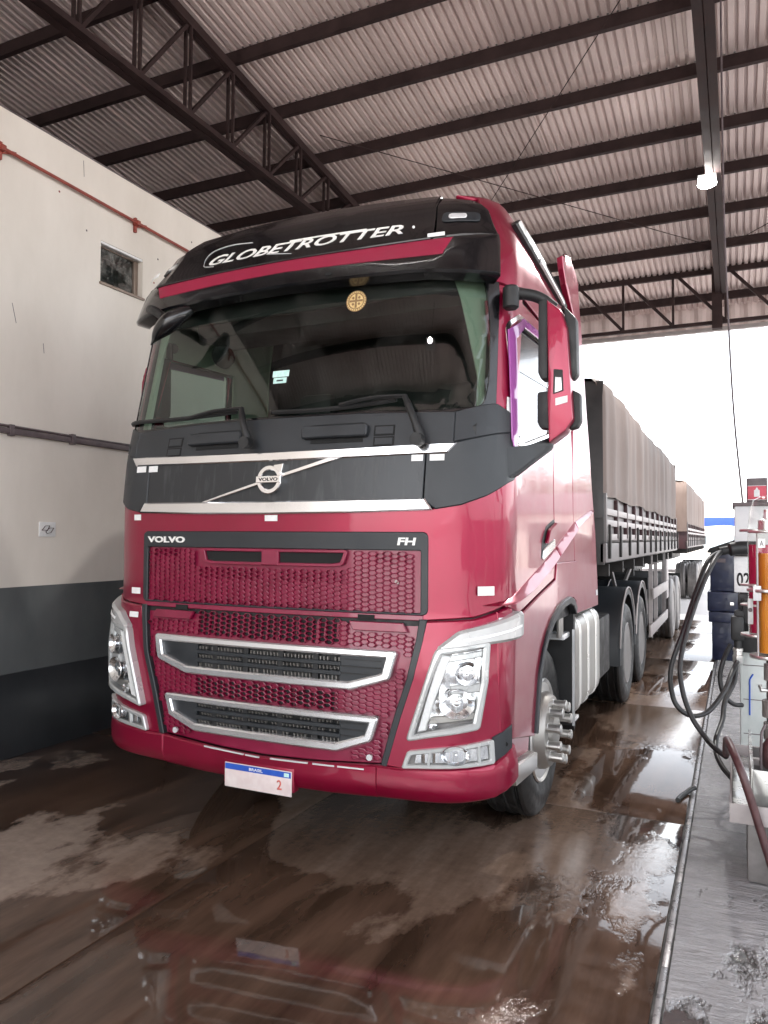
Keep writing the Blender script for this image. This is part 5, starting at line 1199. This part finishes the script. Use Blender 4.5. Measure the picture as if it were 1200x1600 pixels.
# sight glass filter: two tubes of diesel between steel discs, in front of the pump
F_ = thing('fuel_filter', 'sight glass fuel filter with one amber and one red tube between steel discs', 'fuel filter', (0, 0, 0))
def disc_plate(c, r, z, h=.012, nm='steel_disc'): return lathe(nm, [(z, r*.985), (z+h*.3, r), (z+h*.7, r), (z+h, r*.985)], 'alu', F_, 'Z', (c[0], c[1], 0), 32)
ca, cr = (2.452, 1.17), (2.402, 1.45)
lathe('amber_fuel', [(1.115, .066), (1.655, .066)], 'amber', F_, 'Z', (ca[0], ca[1], 0), 28); lathe('amber_tube', [(1.11, .070), (1.76, .070)], 'tube', F_, 'Z', (ca[0], ca[1], 0), 28)
lathe('red_fuel', [(1.19, .058), (1.70, .058)], 'magenta', F_, 'Z', (cr[0], cr[1], 0), 24); lathe('red_tube', [(1.185, .062), (1.77, .062)], 'tube', F_, 'Z', (cr[0], cr[1], 0), 24)
disc_plate(ca, .115, 1.765, .014); disc_plate(ca, .112, 1.085, .018); disc_plate(ca, .122, 1.445, .016)
disc_plate(cr, .105, 1.775, .014); disc_plate(cr, .105, 1.168, .016); disc_plate(cr, .105, 1.46, .012); disc_plate(cr, .105, 1.345, .010)
for a in (-.07, .045): tube('tie_rod', [(ca[0]+a, ca[1]-.078, 1.09), (ca[0]+a, ca[1]-.078, 1.775)], .005, 'boardrail', F_, 8)
box('float_tag', (ca[0]-.066, ca[1]-.073, 1.685), (ca[0]-.03, ca[1]-.0705, 1.735), 'white', F_, 0)
flat_text('tag_letter', 'A', 'black', F_, (ca[0]-.057, ca[1]-.0735, 1.695), (1, 0, 0), (0, 0, 1), .028, .018, .0006)
box('bracket', (2.335, 1.20, 1.26), (2.362, 1.24, 1.40), 'pumpgrey', F_, .004); box('bracket_foot', (2.36, 1.08, 1.40), (2.40, 1.10, 1.48), 'pumpgrey', F_, .003)
lathe('bracket_bolt', [(-.006, .010), (0, .012), (.004, .010)], 'conduit', F_, 'Y', (2.348, 1.196, 1.34), 10)
lathe('filter_cap', [(1.78, .10), (1.80, .105), (1.90, .095), (1.955, .075), (1.975, .04), (1.98, 0)], 'tube', F_, 'Z', (2.445, 1.35, 0), 24)
lathe('cap_fitting', [(1.785, .055), (1.84, .05), (1.85, .025), (1.90, .022)], 'alu', F_, 'Z', (2.445, 1.35, 0), 16)
for z, r in ((1.0, .040), (.80, .050), (.68, .044)): lathe('pipe_flange', [(z-.05, r*.7), (z-.045, r), (z+.045, r), (z+.05, r*.7)], 'aludull', F_, 'Z', (ca[0], ca[1]+.06, 0), 20)
tube('drain_pipe', [(ca[0], ca[1]+.06, .42), (ca[0], ca[1]+.06, 1.09)], .028, 'conduit', F_, 14)
tube('valve_pipe', [(ca[0], ca[1]+.06, .90), (ca[0]-.055, ca[1]+.04, .90), (ca[0]-.06, ca[1]+.04, .93)], .011, 'alu', F_, 8)
tube('copper_line', [(2.415, 1.10, .74), (2.395, 1.08, .70), (2.39, 1.07, .60), (2.39, 1.07, .44)], .007, 'conduit', F_, 8)
lathe('valve_body', [(.50, .035), (.52, .05), (.60, .052), (.63, .04), (.66, .02)], 'maroon', F_, 'Z', (ca[0]-.01, ca[1]-.03, 0), 16)
# drip tray on its column
T_ = thing('drip_tray', 'pale steel drip tray on a grey post at the edge of the island', 'tray', (0, 0, 0))
tx0, tx1, ty0, ty1, tz = 2.238, 2.92, .74, 1.95, .40
box('tray_floor', (tx0+.004, ty0+.004, tz-.08), (tx1, ty1, tz-.055), 'tray', T_, .002)
box('tray_front', (tx0, ty0, tz-.085), (tx1, ty0+.012, tz+.01), 'boardrail', T_, .003)
box('tray_side', (tx0, ty0+.0125, tz-.085), (tx0+.012, ty1, tz+.012), 'boardrail', T_, .003)
box('tray_back', (tx0+.013, ty1-.012, tz-.083), (tx1, ty1, tz+.012), 'boardrail', T_, .003)
box('inner_pan', (tx0+.11, ty0+.10, tz-.05), (tx1-.05, ty0+.115, tz+.16), 'tray', T_, .003)
box('inner_pan', (tx0+.10, ty0+.116, tz-.05), (tx0+.115, ty1-.2, tz+.16), 'tray', T_, .003)
box('shelf_rail', (2.338, 1.16, .50), (2.92, 1.20, .535), 'boardrail', T_, .004); box('shelf_rail', (2.338, 1.16, .325), (2.92, 1.20, .345), 'boardrail', T_, .004)
box('shelf_post', (2.335, 1.158, .33), (2.352, 1.198, .57), 'boardrail', T_, .003); box('shelf_back', (2.352, 1.40, .33), (2.92, 1.42, .54), 'wheelgrey', T_, .003)
box('post', (2.318, .80, .012), (2.60, 1.25, tz-.081), 'wheelgrey', T_, .012)
mh = tag(tube('maroon_hose', [(2.215, 1.50, .455), (2.222, 1.2, .60), (2.232, .93, .67), (2.262, .78, .645), (2.300, .70, .565), (2.353, .695, .392), (2.408, .69, .202), (2.46, .68, .05), (2.54, .66, .026)], .020, 'maroon', None, 12, 8), 'thick maroon hose drooping over the pale drip tray to the island', 'hose')
oh = tag(tube('rubber_offcut', [(1.918, 1.90, .016), (1.935, 1.99, .017), (1.962, 2.08, .018), (1.990, 2.135, .03), (2.012, 2.16, .034)], .016, 'hose', None, 10, 6), 'short curved black hose end lying over the edge of the wet floor', 'hose')
# navy pump further down the island
B_ = thing('fuel_pump', 'navy blue fuel pump with black sloping top further down the island', 'fuel pump', (0, 0, 0))
box('lower_body', (1.955, 8.32, .013), (2.75, 8.85, .70), 'navy', B_, .02); box('middle_body', (1.915, 8.28, .55), (2.75, 8.88, .70), 'navy', B_, .015)
box('side_pocket', (1.90, 8.29, .705), (2.75, 8.87, .985), 'navy', B_, .02); box('upper_body', (1.935, 8.30, .99), (2.75, 8.86, 1.53), 'navy', B_, .02)
prism('sloping_top', [(1.895, 1.535), (2.78, 1.535), (2.78, 1.86), (2.45, 1.80), (2.20, 1.70), (1.93, 1.60)], 'Y', 8.22, 8.92, 'black', B_, .012)
box('maker_plate', (2.03, 8.292, 1.40), (2.14, 8.2975, 1.455), 'conduit', B_, .001)
# ================================================================== FAR SIDE OF THE YARD
G_ = thing('service_building', 'pale glazed service building with bright blue fascia far across the yard', 'building', (0, 0, 0))
bx0, bx1, byy = -24, 5, 92
box('fascia', (bx0, byy, 3.0), (bx1, byy+8, 4.25), 'bluefascia', G_, .05)
prism('arch_panel', [(-6.5, 2.25), (4.9, 2.25), (4.9, 2.9), (3.0, 3.15), (1.0, 3.32), (-2.2, 3.1), (-6.5, 2.75)], 'Y', byy-.3, byy-.05, 'white', G_)
box('header', (bx0, byy+.3, 2.05), (bx1, byy+8, 2.99), 'white', G_, 0)
for i in range(18):
    x0 = bx0+i*(bx1-bx0)/18
    box('pane', (x0+.08, byy+.9, .7), (x0+(bx1-bx0)/18-.08, byy+1, 2.05), 'paleglass', G_, 0)
    box('mullion', (x0-.08, byy+.8, .0), (x0+.08, byy+1.05, 2.05), 'white', G_, 0)
box('plinth', (bx0, byy+.85, -.3), (bx1, byy+8, .7), 'wall', G_, 0)

W_ = thing('reflection_wall', 'long unseen block wall added for the truck side to mirror', 'wall', (0, 0, 0))  # unseen wall added to darken the reflection on the truck side
for i in range(14): box('wall_panel', (23, -40+i*8.0, -.05), (23.2, -32.05+i*8.0, 2.7), 'wallgrey', W_, .01)
for i in range(15): box('pier', (22.9, -40.15+i*8.0, -.05), (23.3, -39.8+i*8.0, 2.9), 'wall', W_, .01)

# unseen yard objects right of the bay, added for the cab's flank to mirror
S_ = thing('reflection_shed', 'long low unseen shed with grey doors added for the truck side to mirror', 'shed', (0, 0, 0))
box('shed_wall', (7.5, 40, -.05), (30, 47, 3.3), 'wall', S_, .02); prism('shed_roof', [(39.4, 3.25), (43.5, 4.5), (47.6, 3.25), (47.6, 3.1), (43.5, 4.35), (39.4, 3.1)], 'X', 7.2, 30.3, 'conduit', S_)
for i in range(5): box('shed_door', (8.6+i*4.2, 39.95, 0), (11.2+i*4.2, 39.995, 2.6), 'wallgrey', S_, .01)
for (x, y, h, sd) in ((9.5, 52, 6.4, 1), (14.5, 55, 7.6, 2), (20.5, 52, 6.0, 3), (27, 56, 7.2, 4)):
    T_ = thing('reflection_tree', ['broad', 'tallest', 'low round', 'wide leaning'][sd-1]+' unseen leafy tree added above the shed for the truck side to mirror', 'tree', (0, 0, 0), 'unseen trees added for reflections')
    rr = random.Random(sd); bm = bmesh.new(); add_tube(bm, smooth_path([(x, y, -.1), (x+.1, y, h*.25), (x-.1, y+.1, h*.5)], 3), [.28, .26, .24, .22, .2, .17, .14], 8)
    for k in range(6):
        a = k*1.05+rr.random(); add_tube(bm, [(x, y, h*(.32+.03*k)), (x+1.1*math.cos(a), y+1.1*math.sin(a), h*(.5+.05*k))], [.09, .03], 5)
    fin('trunk', bm, 'frame', T_); bm = bmesh.new()
    cl = [(x+rr.gauss(0, 1.3), y+rr.gauss(0, 1.2), h*.68+rr.gauss(0, .9), rr.uniform(.7, 1.3)) for _ in range(12)]
    for k in range(1700):
        c = rr.choice(cl); d = Vector((rr.gauss(0, 1), rr.gauss(0, 1), rr.gauss(0, 1))).normalized()*c[3]*rr.uniform(.6, 1.05); p = Vector(c[:3])+d
        a = Vector((rr.gauss(0, 1), rr.gauss(0, 1), rr.gauss(0, 1))).normalized()*.17; b_ = a.cross(d).normalized()*.11
        bm.faces.new([bm.verts.new(p-a), bm.verts.new(p+b_), bm.verts.new(p+a), bm.verts.new(p-b_)])
    fin('crown', bm, 'leaf', T_)
L_ = thing('reflection_pole', 'unseen grey steel pole added beside the shed for the truck side to mirror', 'light pole', (0, 0, 0))
lathe('pole', [(-.05, .11), (7.5, .06)], 'wheelgrey', L_, 'Z', (6.4, 33, 0), 12); box('lamp_head', (6.1, 32.8, 7.45), (6.7, 33.2, 7.6), 'lampwhite', L_, .02)
